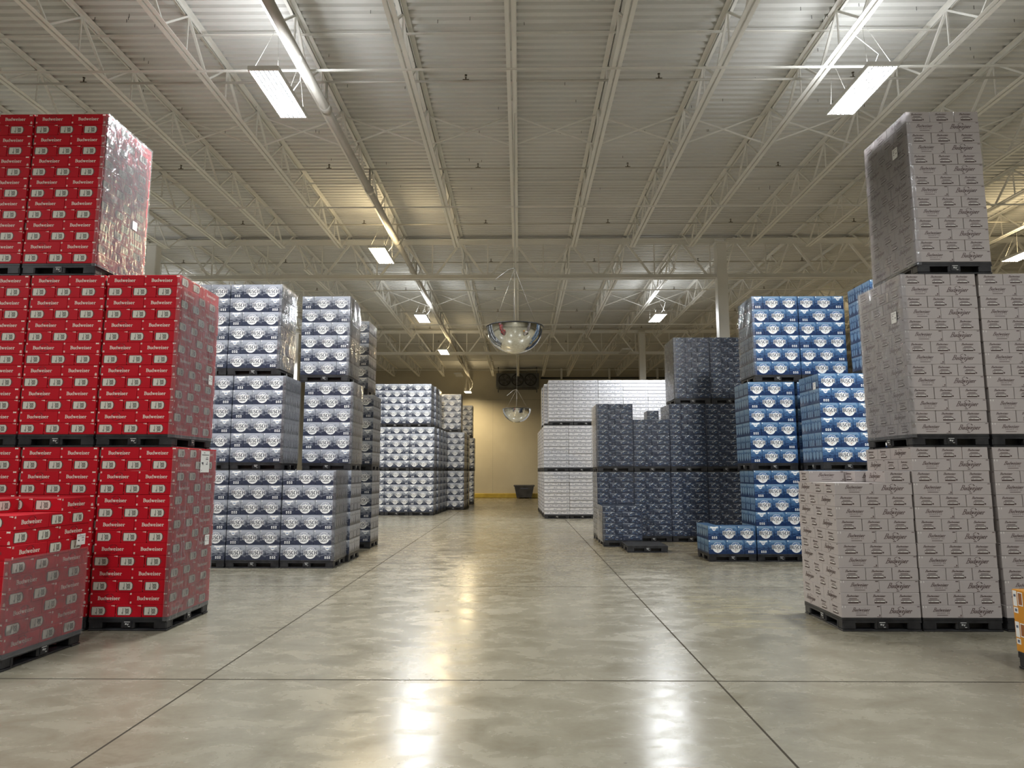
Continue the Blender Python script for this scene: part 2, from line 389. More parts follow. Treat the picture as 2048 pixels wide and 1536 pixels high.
# horizontal bridging rods and cross braces between joists
def rodline(y, z, label):
    t = MB(); t.box(X0, X1, y-0.014, y+0.014, z-0.003, z+0.003, 'steel'); t.box(X0, X1, y-0.002, y+0.002, z-0.028, z, 'steel')
    o = t.obj('bridging_rod'); tag(o, label, 'bracing rod', 'bridging rods across the joists')
for i, y in enumerate([9.25, 14.45, 21.45, 26.65, 33.65, 38.85]):
    nm = ['nearest', 'second nearest', 'third nearest', 'fourth nearest', 'fifth nearest', 'farthest'][i]
    rodline(y, ZB-0.004, 'white bridging rod crossing under the joist bottoms, %s of six' % nm)
    rodline(y, ZT-0.065, 'white bridging rod crossing just under the roof deck, %s of six' % nm)
cb = MB(); cb.bar((0.03, 0, ZB+0.03), (JS-0.03, 0, ZT-0.04), 0.022, 0.022, 'steel'); cb.bar((0.03, 0.025, ZT-0.04), (JS-0.03, 0.025, ZB+0.03), 0.022, 0.022, 'steel'); cbm = cb.mesh('cross_brace')
for i, (y, n) in enumerate(((11.65, 8), (23.85, 12))):
    for k in range(-n, n):
        o = put(cbm, 'cross_brace', (JX0+k*JS, y, 0))
        wh = 'just %s of the central joist' % ('left' if k == -1 else 'right') if k in (-1, 0) else '%s gap to the %s of the central joist' % (ORD[(k+1) if k >= 0 else -k], 'right' if k >= 0 else 'left')
        tag(o, 'white X brace in the %s bay, %s' % (['near', 'middle'][i], wh), 'brace', 'X braces in the %s bay' % ['near', 'middle'][i])
# sprinkler lines
hd = MB(); hd.tube([(0,0,0), (0,0,0.05)], 0.012, 'brass', 6); hd.tube([(0,0,0.05), (0,0,0.085)], 0.006, 'brass', 6); hd.tube([(0,0,0.085), (0,0,0.09)], 0.022, 'brass', 8)
hd.box(-0.05, 0.05, -0.012, 0.012, -0.004, 0.014, 'brass'); hd.tube([(0.013,0,0.05),(0.018,0,0.07),(0.006,0,0.086)], 0.003, 'brass', 4); hd.tube([(-0.013,0,0.05),(-0.018,0,0.07),(-0.006,0,0.086)], 0.003, 'brass', 4); hdm = hd.mesh('sprinkler_head')
for i in range(9):
    y = 10.1 + 3.15*i
    e = empty('sprinkler_pipe', (0, y, 7.74)); tag(e, 'thin painted sprinkler pipe crossing the roof, %s one away from the camera' % ORD[i+1], 'sprinkler pipe', 'sprinkler branch pipes')
    t = MB(); t.tube([(X0+0.1,0,0), (X1-0.1,0,0)], 0.019, 'pipe', 8); t.obj('pipe', e)
    for k in range(-5, 7):
        x = -0.85+3.05*k
        if abs(x) < 0.8*y+1: put(hdm, 'sprinkler_head', (x, 0, 0.015), 0, e)
e = empty('sprinkler_main', (-3.06, 0, 7.30)); tag(e, 'thick painted sprinkler main running lengthwise under the second joist left of centre', 'pipe')
t = MB(); t.tube([(0, 3, 0), (0, 42.4, 0)], 0.068, 'pipe', 14); t.obj('main_pipe', e)
cp = MB(); cp.tube([(0, -0.07, 0), (0, 0.07, 0)], 0.085, 'pipe', 14); cp.tube([(0,0,0.08), (0,0,0.44)], 0.022, 'pipe', 8); cpm = cp.mesh('riser_coupling')
for i in range(9): put(cpm, 'riser_coupling', (0, 10.1+3.15*i, 0), 0, e)

# ------------------------------------------------------------------ light fixtures
def fixture(x, y, z, lit, warm, label, length=1.22, width=0.40, power=1.0, wires=True, group='hanging fluorescent fixtures'):
    e = empty('light_fixture', (x, y, z)); tag(e, label, 'light fixture', group)
    hw, hl = width/2, length/2
    t = MB()
    t.box(-hw, -hw+0.018, -hl, hl, 0, 0.05, 'fixture'); t.box(hw-0.018, hw, -hl, hl, 0, 0.05, 'fixture')
    t.box(-hw+0.018, hw-0.018, -hl, -hl+0.03, 0, 0.05, 'fixture'); t.box(-hw+0.018, hw-0.018, hl-0.03, hl, 0, 0.05, 'fixture')
    t.box(-hw+0.001, hw-0.001, -hl+0.001, hl-0.001, 0.048, 0.054, 'fixture'); t.box(-0.05, 0.05, -hl+0.1, hl-0.1, 0.054, 0.08, 'fixture')
    t.obj('housing', e)
    n = 6; st = (width-0.04)/n; tm = 'tube_off' if not lit else ('tube_warm' if warm else 'tube_white')
    for k in range(n):
        xx = -hw+0.02+st*(k+0.5); t = MB(); t.tube([(xx, -hl+0.04, 0.032), (xx, hl-0.04, 0.032)], 0.013, tm, 8); t.obj('tube', e)
    t = MB()
    for k in range(1, n):
        xx = -hw+0.02+st*k; t.box(xx-0.008, xx+0.008, -hl+0.03, hl-0.03, 0.0, 0.008, 'dark' if lit else 'fixture')
    t.obj('louvre', e)
    if wires:
        jx = JX0+round((x-JX0)/JS)*JS-x; ZH = ZB+0.01 if y > 7 else DZ+0.01
        for s_ in (-1, 1):
            t = MB(); t.tube([(-hw*0.8, s_*hl*0.85, 0.06), (jx, s_*hl*0.7, ZH-z), (hw*0.8, s_*hl*0.85, 0.06)], 0.003, 'wire', 4); t.obj('hanging_wire', e)
        t = MB(); t.tube([(0.05, 0.2, 0.1), (0.22, 0.15, 0.3), (0.28, 0.0, 0.55), (jx+0.05, -0.15, ZH-z-0.02), (jx, -0.2, ZH-z)], 0.006, 'fixture', 5); t.obj('power_cord', e)
    if lit:
        c = (1.0, 0.78, 0.44) if warm else (0.95, 0.98, 1.0)
        for up in (0, 1):  # the tubes' downlight, then an upward lamp added to brighten the deck
            ld = bpy.data.lights.new('fixture_glow', 'AREA'); ld.shape = 'RECTANGLE'
            ld.size = width-0.05; ld.size_y = length-0.08; ld.color = c
            ld.energy = (UP_W if up else LAMP_W)*power
            lo = bpy.data.objects.new('fixture_glow', ld); COL.objects.link(lo); lo.parent = e
            lo.location = (0, 0, 0.115 if up else 0.014); lo.rotation_euler = (PI if up else 0, 0, 0)
    return e
ZF = 6.69
fixture(-3.27, 8.69, ZF, 1, 0, 'long bright hanging light fixture, largest one on the left', power=1.15)
fixture(4.60, 8.69, ZF, 1, 0, 'long bright hanging light fixture, largest one on the right', power=1.15)
fixture(-3.28, 15.67, ZF, 1, 1, 'warm lit hanging fixture at the girder, second nearest on the left')
fixture(-3.27, 22.4, ZF, 1, 0, 'white lit hanging fixture, third nearest on the left', power=1.1)
fixture(4.60, 22.4, ZF, 1, 0, 'white lit hanging fixture on the right, over the white cases', power=1.1)
fixture(-3.27, 28.9, ZF, 1, 1, 'small warm lit hanging fixture, fourth nearest on the left', power=0.6)
fixture(4.50, 28.9, ZF, 0, 0, 'unlit hanging fixture beside the farther right column')
fixture(-3.27, 36.0, ZF, 0, 0, 'unlit hanging fixture near the back wall, left of centre')
fixture(-3.07, 40.0, 6.25, 1, 1, 'small lit fixture hanging low in front of the cream back wall', length=0.9, power=0.8)
fixture(11.95, 15.7, ZF, 1, 1, 'warm lit hanging fixture at the right edge of the view')
# the same grid goes on out of view, behind and beside the camera
HID = ['above the camera, left', 'above the camera, right', 'beyond the left frame edge, over the red stack', 'beyond the right frame edge, over the grey stack', 'left of the silver stack', 'far to the left of the camera', 'far to the right of the camera', 'behind the camera', 'left behind the silver stack', 'far right behind the blue stack', 'far left behind the far block']
for hi, (x, y, wm) in enumerate(((-3.27, 1.7, 0), (4.6, 1.7, 0), (-11.2, 8.7, 0), (11.95, 8.7, 0), (-11.2, 15.7, 0), (-11.2, 1.7, 0), (11.95, 1.7, 0), (0.6, -5.3, 0), (-11.2, 22.4, 0), (11.95, 26.5, 1), (-11.2, 29.2, 0))):
    fixture(x, y, ZF, 1, wm, 'lit hanging fixture outside the picture, '+HID[hi], power=(0.75, 0.8, 1, 1, 1, 1, 0.6, 0.5, 1, 1, 1)[hi])

# ------------------------------------------------------------------ convex mirrors, cooling unit, hopper, wall pipe
def mirror(x, y, z, r, label, apex, tilt):
    e = empty('dome_mirror', (x, y, z)); tag(e, label, 'mirror', 'hanging dome mirrors')
    t = MB(); n, m = 48, 20
    ring = []
    for j in range(m+1):
        a = (PI/2)*j/m; i = len(t.v); ring.append(i)
        for k in range(n): t.v.append((r*math.cos(a)*math.cos(2*PI*k/n), r*math.cos(a)*math.sin(2*PI*k/n), -r*0.97*math.sin(a)))
    for j in range(m):
        for k in range(n):
            t.f.append((ring[j]+k, ring[j]+(k+1) % n, ring[j+1]+(k+1) % n, ring[j+1]+k)); t.m.append(t.mi('mirror')); t.smooth.append(True)
    d = t.obj('dome', e)
    t = MB(); t.tube([(r*math.cos(2*PI*k/48), r*math.sin(2*PI*k/48), 0) for k in range(49)], 0.012, 'dark', 6, caps=False)
    t.poly([(r*math.cos(2*PI*k/48), r*math.sin(2*PI*k/48), 0.002) for k in range(48)], 'dark'); rm = t.obj('rim', e, fix=False)
    for o in (d, rm): o.rotation_euler = (tilt, 0, 0)
    for k in range(3):
        a = 2*PI*k/3+0.5; t = MB(); t.tube([(r*0.93*math.cos(a), r*0.93*math.sin(a)*math.cos(tilt), r*0.93*math.sin(a)*math.sin(tilt)), (0, 0, apex)], 0.004, 'wire', 4); t.obj('chain', e)
    t = MB(); t.tube([(0, 0, apex), (0, 0, ZB-z)], 0.004, 'wire', 4); t.obj('hanging_wire', e)
    t = MB(); t.tube([(0, 0, apex), (-0.1, 0, apex-0.03), (-0.3, -0.05, apex-0.2)], 0.008, 'wire', 4); t.obj('loose_tie', e)
mirror(-0.08, 10.5, 3.86, 0.44, 'large mirrored half dome hanging over the aisle, nearer one', 0.95, 0.03)
mirror(-0.10, 21.2, 3.54, 0.44, 'smaller looking mirrored half dome hanging farther down the aisle', 0.62, 0.0)

e = empty('cooling_unit', (-0.15, 41.9, 6.70)); tag(e, 'dark three fan cooling unit hanging high on the back wall', 'cooling unit')
t = MB(); t.box(-1.32, 1.32, -0.25, 0.6, 0.03, 0.92, 'unit', 0.02); t.obj('housing', e)
fm = MB(); fm.tube([(0.37*math.cos(2*PI*k/32), -0.29, 0.37*math.sin(2*PI*k/32)) for k in range(33)], 0.02, 'dark', 6, caps=False)
fm.poly([(0.37*math.cos(2*PI*k/32), -0.262, 0.37*math.sin(2*PI*k/32)) for k in range(32)], 'dark')
for k in range(5):
    a = 2*PI*k/5
    fm.poly([(0.05*math.cos(a), -0.275, 0.05*math.sin(a)), (0.34*math.cos(a-0.25), -0.28, 0.34*math.sin(a-0.25)), (0.34*math.cos(a+0.3), -0.27, 0.34*math.sin(a+0.3)), (0.05*math.cos(a+1), -0.27, 0.05*math.sin(a+1))], 'hopper')
for rr in (0.12, 0.2, 0.28): fm.tube([(rr*math.cos(2*PI*k/24), -0.30, rr*math.sin(2*PI*k/24)) for k in range(25)], 0.004, 'wire', 4, caps=False)
fm.tube([(0, -0.30, 0), (0, -0.26, 0)], 0.06, 'hopper', 12); fmm = fm.mesh('fan')
for x in (-0.80, 0.0, 0.80): put(fmm, 'fan', (x, 0, 0.50), 0, e)
for x in (-1.18, 1.18):
    t = MB(); t.box(x-0.03, x+0.03, -0.28, -0.22, -0.28, 0.95, 'unit'); t.box(x-0.03, x+0.03, -0.28, -0.22, 0.95, 1.3, 'unit'); t.obj('hanger_leg', e)
t = MB(); t.box(-1.2, 1.2, -0.22, 0.55, -0.02, 0.03, 'hopper', 0.01); t.obj('drip_pan', e)
e = empty('wall_pipe', (0, 42.45, 7.42)); tag(e, 'dark pipe run along the top of the back wall, right of the cooling unit', 'pipe')
t = MB(); t.tube([(1.3, 0, 0), (X1-0.2, 0, 0)], 0.05, 'dark', 8); t.obj('pipe', e)
bk = MB(); bk.box(-0.06, 0.06, -0.1, 0.15, -0.06, 0.6, 'steel'); bkm = bk.mesh('bracket')
for x in np.arange(2.6, 22, 3.0): put(bkm, 'bracket', (float(x), 0, 0), 0, e)

e = empty('waste_hopper', (0.24, 41.7, 0)); tag(e, 'dark grey tapered steel hopper standing by the back wall at the aisle end', 'hopper')
t = MB()
def frust(t, x0, x1, y0, y1, z0, a0, a1, b0, b1, z1, m):
    i = len(t.v); t.v += [(x0,y0,z0),(x1,y0,z0),(x1,y1,z0),(x0,y1,z0),(a0,b0,z1),(a1,b0,z1),(a1,b1,z1),(a0,b1,z1)]
    for q in ((0,3,2,1),(4,5,6,7),(0,1,5,4),(1,2,6,5),(2,3,7,6),(3,0,4,7)):
        t.f.append(tuple(i+k for k in q)); t.m.append(t.mi(m)); t.smooth.append(False)
frust(t, -0.45, 0.45, -0.35, 0.35, 0.06, -0.58, 0.58, -0.5, 0.5, 0.72, 'hopper'); t.obj('bin', e)
t = MB(); t.box(-0.63, 0.63, -0.55, 0.55, 0.72, 0.80, 'hopper', 0.015); t.obj('rim', e)
t = MB(); t.box(-0.22, 0.22, -0.50, -0.485, 0.58, 0.62, 'white_mark'); t.obj('lettering_strip', e)
for x in (-0.38, 0.38):
    for y in (-0.28, 0.28):
        t = MB(); t.box(x-0.04, x+0.04, y-0.04, y+0.04, 0, 0.06, 'dark'); t.obj('foot', e)

# ------------------------------------------------------------------ pallets
def pallet_mesh(W, D):
    t = MB(); h = 0.135
    t.box(-W/2, W/2, 0, D, h-0.028, h, 'pallet', 0.004)                      # deck
    t.box(-W/2+0.02, W/2-0.02, 0.001, 0.02, h-0.05, h-0.027, 'pallet'); t.box(-W/2+0.02, W/2-0.02, D-0.02, D-0.001, h-0.05, h-0.027, 'pallet')
    t.box(-W/2+0.001, -W/2+0.02, 0.001, D-0.001, h-0.05, h-0.027, 'pallet'); t.box(W/2-0.02, W/2-0.001, 0.001, D-0.001, h-0.05, h-0.027, 'pallet')
    for cx in (-W/2+0.07, 0, W/2-0.07):
        for cy in (0.07, D/2, D-0.07): t.box(max(cx-0.07, -W/2+0.002), min(cx+0.07, W/2-0.002), max(cy-0.07, 0.002), min(cy+0.07, D-0.002), 0.014, h-0.026, 'pallet', 0.012)
        t.box(cx-0.055, cx+0.055, 0.001, D-0.001, 0.0, 0.017, 'pallet', 0.003)
    for cy in (0.055, D-0.055): t.box(-W/2, W/2, cy-0.055, cy+0.055, 0.0, 0.018, 'pallet', 0.003)
    t.box(-W/2, W/2, 0.10, 0.115, 0.018, h-0.028, 'pallet')                       # inner web seen through the front windows
    return t.mesh('plastic_pallet')
def mark_mesh():
    t = MB(); t.box(-0.045, 0.045, -0.004, 0.0, 0.035, 0.10, 'pallet')
    for x, z, w_, h_ in ((-0.03, 0.086, 0.06, 0.006), (-0.02, 0.062, 0.016, 0.014), (0.0, 0.066, 0.02, 0.006), (0.004, 0.056, 0.008, 0.012), (0.012, 0.042, 0.02, 0.005)):
        t.box(x, x+w_, -0.0055, -0.004, z, z+h_, 'pallet_mark')
    return t.mesh('marking_plate')
MARK = mark_mesh(); PM = {}
def pallet(x, y, z, W, D, label, rz=0, side=None):
    key = (round(W, 2), round(D, 2))
    if key not in PM: PM[key] = pallet_mesh(W, D)
    o = put(PM[key], 'plastic_pallet', (x, y, z), rz); tag(o, label, 'pallet', 'black plastic pallets')
    put(MARK, 'marking_plate', (0, 0, 0), 0, o)
    if side:
        sx_ = 1 if side == 'R' else -1
        put(MARK, 'marking_plate', (sx_*W/2, D/2, 0), sx_*PI/2, o)
    return o

# ------------------------------------------------------------------ lettering made of pen strokes (unit: x-height 1)
def arc(cx, cy, rx, ry, a0, a1, n, w0, w1=None, wm=None):
    out = []
    for k in range(n+1):
        f = k/n; a = math.radians(a0+(a1-a0)*f)
        ww = w0 if wm is None else w0+(wm-w0)*math.sin(PI*f)
        out.append((cx+rx*math.cos(a), cy+ry*math.sin(a), ww))
    return out
TK, TN = 0.27, 0.12
def st(*p): return [(x, y, w_) for x, y, w_ in p]
SERIF = {
 'B': (1.08, [st((0.28,0,TK),(0.28,1.5,TK)), st((0.0,1.45,TN),(0.6,1.45,TN)), st((0.0,0.05,TN),(0.6,0.05,TN)), st((0.3,0.8,TN),(0.6,0.8,TN)), arc(0.55,1.12,0.34,0.33,90,-90,8,TN,wm=TK), arc(0.55,0.42,0.42,0.37,90,-90,8,TN,wm=TK)]),
 'u': (1.12, [st((0.25,1.0,TK),(0.25,0.35,TK)), arc(0.5,0.36,0.25,0.3,180,340,6,TK*0.8), st((0.82,1.0,TK),(0.82,0,TK)), st((0.03,0.95,TN),(0.3,0.95,TN)), st((0.6,0.95,TN),(0.85,0.95,TN)), st((0.82,0.05,TN),(1.06,0.05,TN))]),
 'd': (1.12, [arc(0.45,0.5,0.33,0.43,60,300,10,TN,wm=TK), st((0.82,1.5,TK),(0.82,0,TK)), st((0.6,1.45,TN),(0.85,1.45,TN)), st((0.82,0.05,TN),(1.06,0.05,TN))]),
 'w': (1.45, [st((0.18,1.0,TK),(0.46,0.05,TK)), st((0.46,0.05,TN),(0.72,0.95,TN)), st((0.66,1.0,TK),(0.96,0.05,TK)), st((0.96,0.05,TN),(1.24,0.98,TN)), st((0.0,0.95,TN),(0.4,0.95,TN)), st((0.5,0.95,TN),(0.85,0.95,TN)), st((1.08,0.95,TN),(1.42,0.95,TN))]),
 'e': (0.98, [arc(0.48,0.5,0.36,0.43,5,325,12,TN*1.2,wm=TK), st((0.2,0.52,TN),(0.84,0.52,TN))]),
 'i': (0.58, [st((0.3,1.0,TK),(0.3,0,TK)), st((0.06,0.95,TN),(0.3,0.95,TN)), st((0.04,0.05,TN),(0.56,0.05,TN)), st((0.3,1.22,TK),(0.3,1.46,TK))]),
 's': (0.84, [arc(0.4,0.74,0.25,0.21,30,225,7,TN*1.5), st((0.22,0.6,TK*0.9),(0.6,0.42,TK*0.9)), arc(0.4,0.27,0.27,0.22,45,-150,7,TN*1.5), st((0.1,0.08,TN),(0.1,0.35,TN)), st((0.68,0.92,TN),(0.68,0.68,TN))]),
 'r': (0.86, [st((0.28,1.0,TK),(0.28,0,TK)), st((0.05,0.95,TN),(0.3,0.95,TN)), st((0.04,0.05,TN),(0.54,0.05,TN)), arc(0.56,0.62,0.26,0.3,150,50,4,TN*1.4), st((0.72,0.9,TK),(0.72,0.72,TK))]),
}
T1, T2 = 0.30, 0.17
CAPS = {
 'B': (0.98, [st((0.22,0,T1),(0.22,1.5,T1)), st((0.2,1.42,T2),(0.55,1.42,T2)), st((0.2,0.08,T2),(0.55,0.08,T2)), st((0.2,0.79,T2),(0.55,0.79,T2)), arc(0.5,1.11,0.27,0.32,90,-90,6,T2,wm=T1), arc(0.5,0.43,0.32,0.36,90,-90,6,T2,wm=T1)]),
 'U': (1.05, [st((0.22,1.5,T1),(0.22,0.45,T1)), arc(0.5,0.45,0.28,0.37,180,360,8,T1*0.8), st((0.80,0.45,T2),(0.80,1.5,T2))]),
 'S': (0.92, [arc(0.45,1.08,0.29,0.33,35,235,8,T2*1.3), st((0.25,0.9,T1),(0.66,0.58,T1)), arc(0.43,0.41,0.31,0.33,50,-150,8,T2*1.3)]),
 'C': (0.98, [arc(0.54,0.75,0.38,0.67,50,310,12,T2,wm=T1)]),
 'H': (1.15, [st((0.22,0,T1),(0.22,1.5,T1)), st((0.88,0,T1),(0.88,1.5,T1)), st((0.2,0.78,T2),(0.9,0.78,T2))]),
 'L': (0.82, [st((0.22,0,T1),(0.22,1.5,T1)), st((0.2,0.09,T2),(0.74,0.09,T2))]),
 'I': (0.48, [st((0.22,0,T1),(0.22,1.5,T1))]),
 'G': (1.06, [arc(0.54,0.75,0.38,0.67,50,330,12,T2,wm=T1), st((0.84,0.1,T1*0.8),(0.84,0.7,T1*0.8)), st((0.55,0.68,T2),(0.9,0.68,T2))]),
 'T': (0.92, [st((0.44,0,T1),(0.44,1.5,T1)), st((0.04,1.42,T2),(0.84,1.42,T2))]),
 'E': (0.86, [st((0.22,0,T1),(0.22,1.5,T1)), st((0.2,1.42,T2),(0.74,1.42,T2)), st((0.2,0.78,T2),(0.66,0.78,T2)), st((0.2,0.09,T2),(0.76,0.09,T2))]),
 '5': (0.9, [st((0.74,1.42,T2),(0.25,1.42,T2)), st((0.24,1.46,T2),(0.22,0.85,T2)), arc(0.42,0.48,0.33,0.42,110,-140,9,T2*1.3)]),
 ' ': (0.5, []),
}
def stroke_quads(p):
    n = len(p); L_, R_ = [], []
    for k in range(n):
        a = p[max(k-1, 0)]; c = p[min(k+1, n-1)]; dx, dy = c[0]-a[0], c[1]-a[1]; d = math.hypot(dx, dy) or 1
        nx, ny = -dy/d, dx/d; hw = p[k][2]/2
        L_.append((p[k][0]+nx*hw, p[k][1]+ny*hw)); R_.append((p[k][0]-nx*hw, p[k][1]-ny*hw))
    return [[R_[k], R_[k+1], L_[k+1], L_[k]] for k in range(n-1)]
def word(txt, font, cx, cy, width, cap, shear=0.0, fat=0.0, thin=1.0, track=0.0, big=1.0):
    """polygons of a word centred on (cx, cy); cap = height of a capital"""
    tot = 0
    for k, ch in enumerate(txt): tot += font[ch][0]*(big if k == 0 else 1)+track
    sx_ = width/tot; sy = cap/1.5; x = 0; out = []
    for k, ch in enumerate(txt):
        g = big if k == 0 else 1
        for s_ in font[ch][1]:
            p = [(px*g, py*g-(g-1)*0.35, pw*thin+fat) for px, py, pw in s_]
            if fat:    # lengthen the ends a little for outlines
                dx, dy = p[0][0]-p[1][0], p[0][1]-p[1][1]; d = math.hypot(dx, dy); p[0] = (p[0][0]+dx/d*fat/2, p[0][1]+dy/d*fat/2, p[0][2])
                dx, dy = p[-1][0]-p[-2][0], p[-1][1]-p[-2][1]; d = math.hypot(dx, dy); p[-1] = (p[-1][0]+dx/d*fat/2, p[-1][1]+dy/d*fat/2, p[-1][2])
            for q in stroke_quads(p):
                out.append([(cx-width/2+(x+a)*sx_+(b_-0.75)*sy*shear, cy-cap/2+b_*sy) for a, b_ in q])
        x += font[ch][0]*g+track
    return out
def ell(cx, cy, rx, ry, n=24, a0=0, a1=360):
    return [(cx+rx*math.cos(math.radians(a0+(a1-a0)*k/n)), cy+ry*math.sin(math.radians(a0+(a1-a0)*k/n))) for k in range(n if a1-a0 == 360 else n+1)]
def rect(x0, y0, x1, y1): return [(x0,y0),(x1,y0),(x1,y1),(x0,y1)]

# ------------------------------------------------------------------ the printed boxes
class Box(MB):
    """one printed box: local X is the width of the -Y face, Y the depth"""
    def __init__(s, W, D, H, base, gap=0.0015):
        super().__init__(); s.W, s.D, s.H = W, D, H; g = gap
        s.box(-W/2+g, W/2-g, -D/2+g, D/2-g, 0, H-0.001, base, 0.003)
    def face(s, f):
        W, D = s.W/2-0.0015, s.D/2-0.0015
        return {'F': ((-s.W/2, -D), (1, 0), (0, -1), s.W), 'B': ((s.W/2, D), (-1, 0), (0, 1), s.W), 'R': ((W, -s.D/2), (0, 1), (1, 0), s.D), 'L': ((-W, s.D/2), (0, -1), (-1, 0), s.D)}[f]
    def dec(s, f, polys, mat, lay=1):
        (ox, oy), (ux, uy), (nx, ny), w_ = s.face(f)
        for pi, p in enumerate(polys): o = 0.0009*lay+0.000010*pi; s.poly([(ox+ux*a+nx*o, oy+uy*a+ny*o, min(max(b_, 0.002), s.H-0.002)) for a, b_ in p], mat)

def red_case():
    L_, W_, H_ = 0.405, 0.266, 0.1235; c = Box(L_, W_, H_, 'red'); hx = L_/2
    for f in 'FB':
        c.dec(f, word('Budweiser', SERIF, hx-0.005, 0.064, 0.232, 0.037), 'red_text', 2)
        c.dec(f, [rect(0.008, 0.098, 0.014, 0.116), rect(0.017, 0.098, 0.023, 0.116)], 'red_text')
        c.dec(f, [rect(0.010, 0.012, 0.026, 0.018), rect(0.010, 0.021, 0.026, 0.030)], 'red_text')
    # torn carry-hole ring on the front long face
    for a0, a1 in ((25, 80), (95, 160), (200, 250), (262, 335)):
        o = ell(hx, 0.064, 0.052, 0.046, 6, a0, a1); i = ell(hx, 0.064, 0.047, 0.041, 6, a0, a1); c.dec('F', [[o[k], o[k+1], i[k+1], i[k]] for k in range(6)], 'red_dark', 3)
    c.dec('F', [rect(hx+0.018, 0.044, hx+0.022, 0.084)], 'red_dark', 1)
    # bow tie on the other long face
    x = L_-0.034
    c.dec('B', [[(x-0.017, 0.100), (x, 0.105), (x, 0.113), (x-0.017, 0.118)], [(x, 0.105), (x+0.017, 0.100), (x+0.017, 0.118), (x, 0.113)], rect(x-0.004, 0.102, x+0.004, 0.116)], 'red_text')
    c.dec('B', [rect(L_-0.036, 0.010, L_-0.014, 0.017), rect(L_-0.036, 0.020, L_-0.014, 0.029), rect(L_-0.030, 0.033, L_-0.018, 0.037)], 'red_text')
    for f in 'LR':
        y0, y1, x0, x1 = 0.022, 0.100, 0.028, 0.160
        c.dec(f, [[(x0-0.010, y0+0.012), (x0, y0-0.004), (x1-0.012, y0-0.004), (x1+0.006, y0+0.014), (x1+0.010, (y0+y1)/2), (x1+0.006, y1-0.014), (x1-0.012, y1+0.004), (x0, y1+0.004), (x0-0.010, y1-0.012)]], 'can_dark', 1)
        c.dec(f, [[(x0, y0), (x1-0.014, y0), (x1, y0+0.018), (x1+0.002, (y0+y1)/2), (x1, y1-0.018), (x1-0.014, y1), (x0, y1)]], 'can_grey', 2)
        c.dec(f, [rect(x0+0.046, y0+0.006, x0+0.053, y1-0.010), [(x0+0.038, 0.03), (x0+0.046, 0.036), (x0+0.046, 0.052), (x0+0.038, 0.05)]], 'can_mid', 3)
        o = ell(x0+0.092, 0.060, 0.021, 0.026, 12); i = ell(x0+0.092, 0.060, 0.011, 0.013, 12)
        c.dec(f, [[o[k], o[(k+1) % 12], i[(k+1) % 12], i[k]] for k in range(12)], 'can_mid', 3)
        c.dec(f, [[(x0+0.072, y1-0.008), (x0+0.066, y1-0.014), (x0+0.108, y0+0.010), (x0+0.114, y0+0.016)], [(x0+0.072, y0+0.006), (x0+0.078, y0+0.004), (x0+0.112, y1-0.016), (x0+0.106, y1-0.010)]], 'can_mid', 4)
        c.dec(f, [rect(x0-0.014, 0.048, x0-0.011, 0.072), rect(x1+0.014, 0.050, x1+0.018, 0.074)], 'can_dark')
        c.dec(f, [rect(W_-0.030, 0.108, W_-0.022, 0.117), rect(W_-0.019, 0.106, W_-0.008, 0.117), rect(W_-0.042, 0.110, W_-0.034, 0.115)], 'red_text')
    return c.mesh('red_beer_case')
def grey_case():
    L_, W_, H_ = 0.402, 0.266, 0.1235; c = Box(L_, W_, H_, 'grey'); hx = L_/2
    c.dec('F', word('Budweiser', SERIF, hx+0.0, 0.078, 0.175, 0.030, shear=0.55, thin=1.1, big=1.35), 'grey_text', 1)
    c.dec('F', word('SELECT 55', CAPS, hx+0.01, 0.048, 0.135, 0.012, track=0.5), 'grey_text', 1)
    c.dec('F', [rect(hx-0.055, 0.024, hx+0.055, 0.029)], 'grey_text', 1)
    c.dec('F', [rect(0.008, 0.098, 0.017, 0.118), rect(0.035, 0.098, 0.044, 0.118)], 'grey_light')
    c.dec('F', [rect(L_-0.040, 0.108, L_-0.010, 0.117), rect(L_-0.045, 0.008, L_-0.010, 0.013), rect(L_-0.022, 0.018, L_-0.010, 0.032)], 'grey_text')
    c.dec('B', word('Budweiser', SERIF, hx+0.0, 0.068, 0.225, 0.040, shear=0.55, thin=1.1, big=1.35), 'grey_text', 1)
    c.dec('B', [rect(L_-0.036, 0.108, L_-0.010, 0.115), rect(hx-0.03, 0.014, hx+0.0, 0.020)], 'grey_text')
    for (a0, a1, w_) in ((35, 70, 0.008), (85, 150, 0.004), (200, 250, 0.006), (285, 330, 0.007)):
        o = ell(hx, 0.068, 0.040, 0.044, 5, a0, a1); i = ell(hx, 0.068, 0.040-w_, 0.044-w_, 5, a0, a1); c.dec('B', [[o[k], o[k+1], i[k+1], i[k]] for k in range(5)], 'can_dark', 2)
    for f in 'LR':
        m_ = W_/2
        c.dec(f, word('Budweiser', SERIF, m_-0.01, 0.092, 0.125, 0.018, shear=0.5, thin=1.3, big=1.3), 'grey_text')
        c.dec(f, [rect(m_-0.05, 0.062, m_+0.03, 0.068)], 'grey_text')
        c.dec(f, [rect(m_-0.062, 0.018, m_+0.046, 0.054)], 'can_dark', 1)
        c.dec(f, [rect(m_-0.060, 0.033, m_+0.042, 0.046)], 'grey_light', 2)
        c.dec(f, [rect(m_-0.052, 0.035, m_-0.034, 0.044), rect(m_-0.02, 0.036, m_+0.004, 0.041)], 'grey', 3)
        c.dec(f, [ell(m_+0.058, 0.030, 0.009, 0.009, 8)], 'can_dark', 1)
    return c.mesh('grey_beer_case')

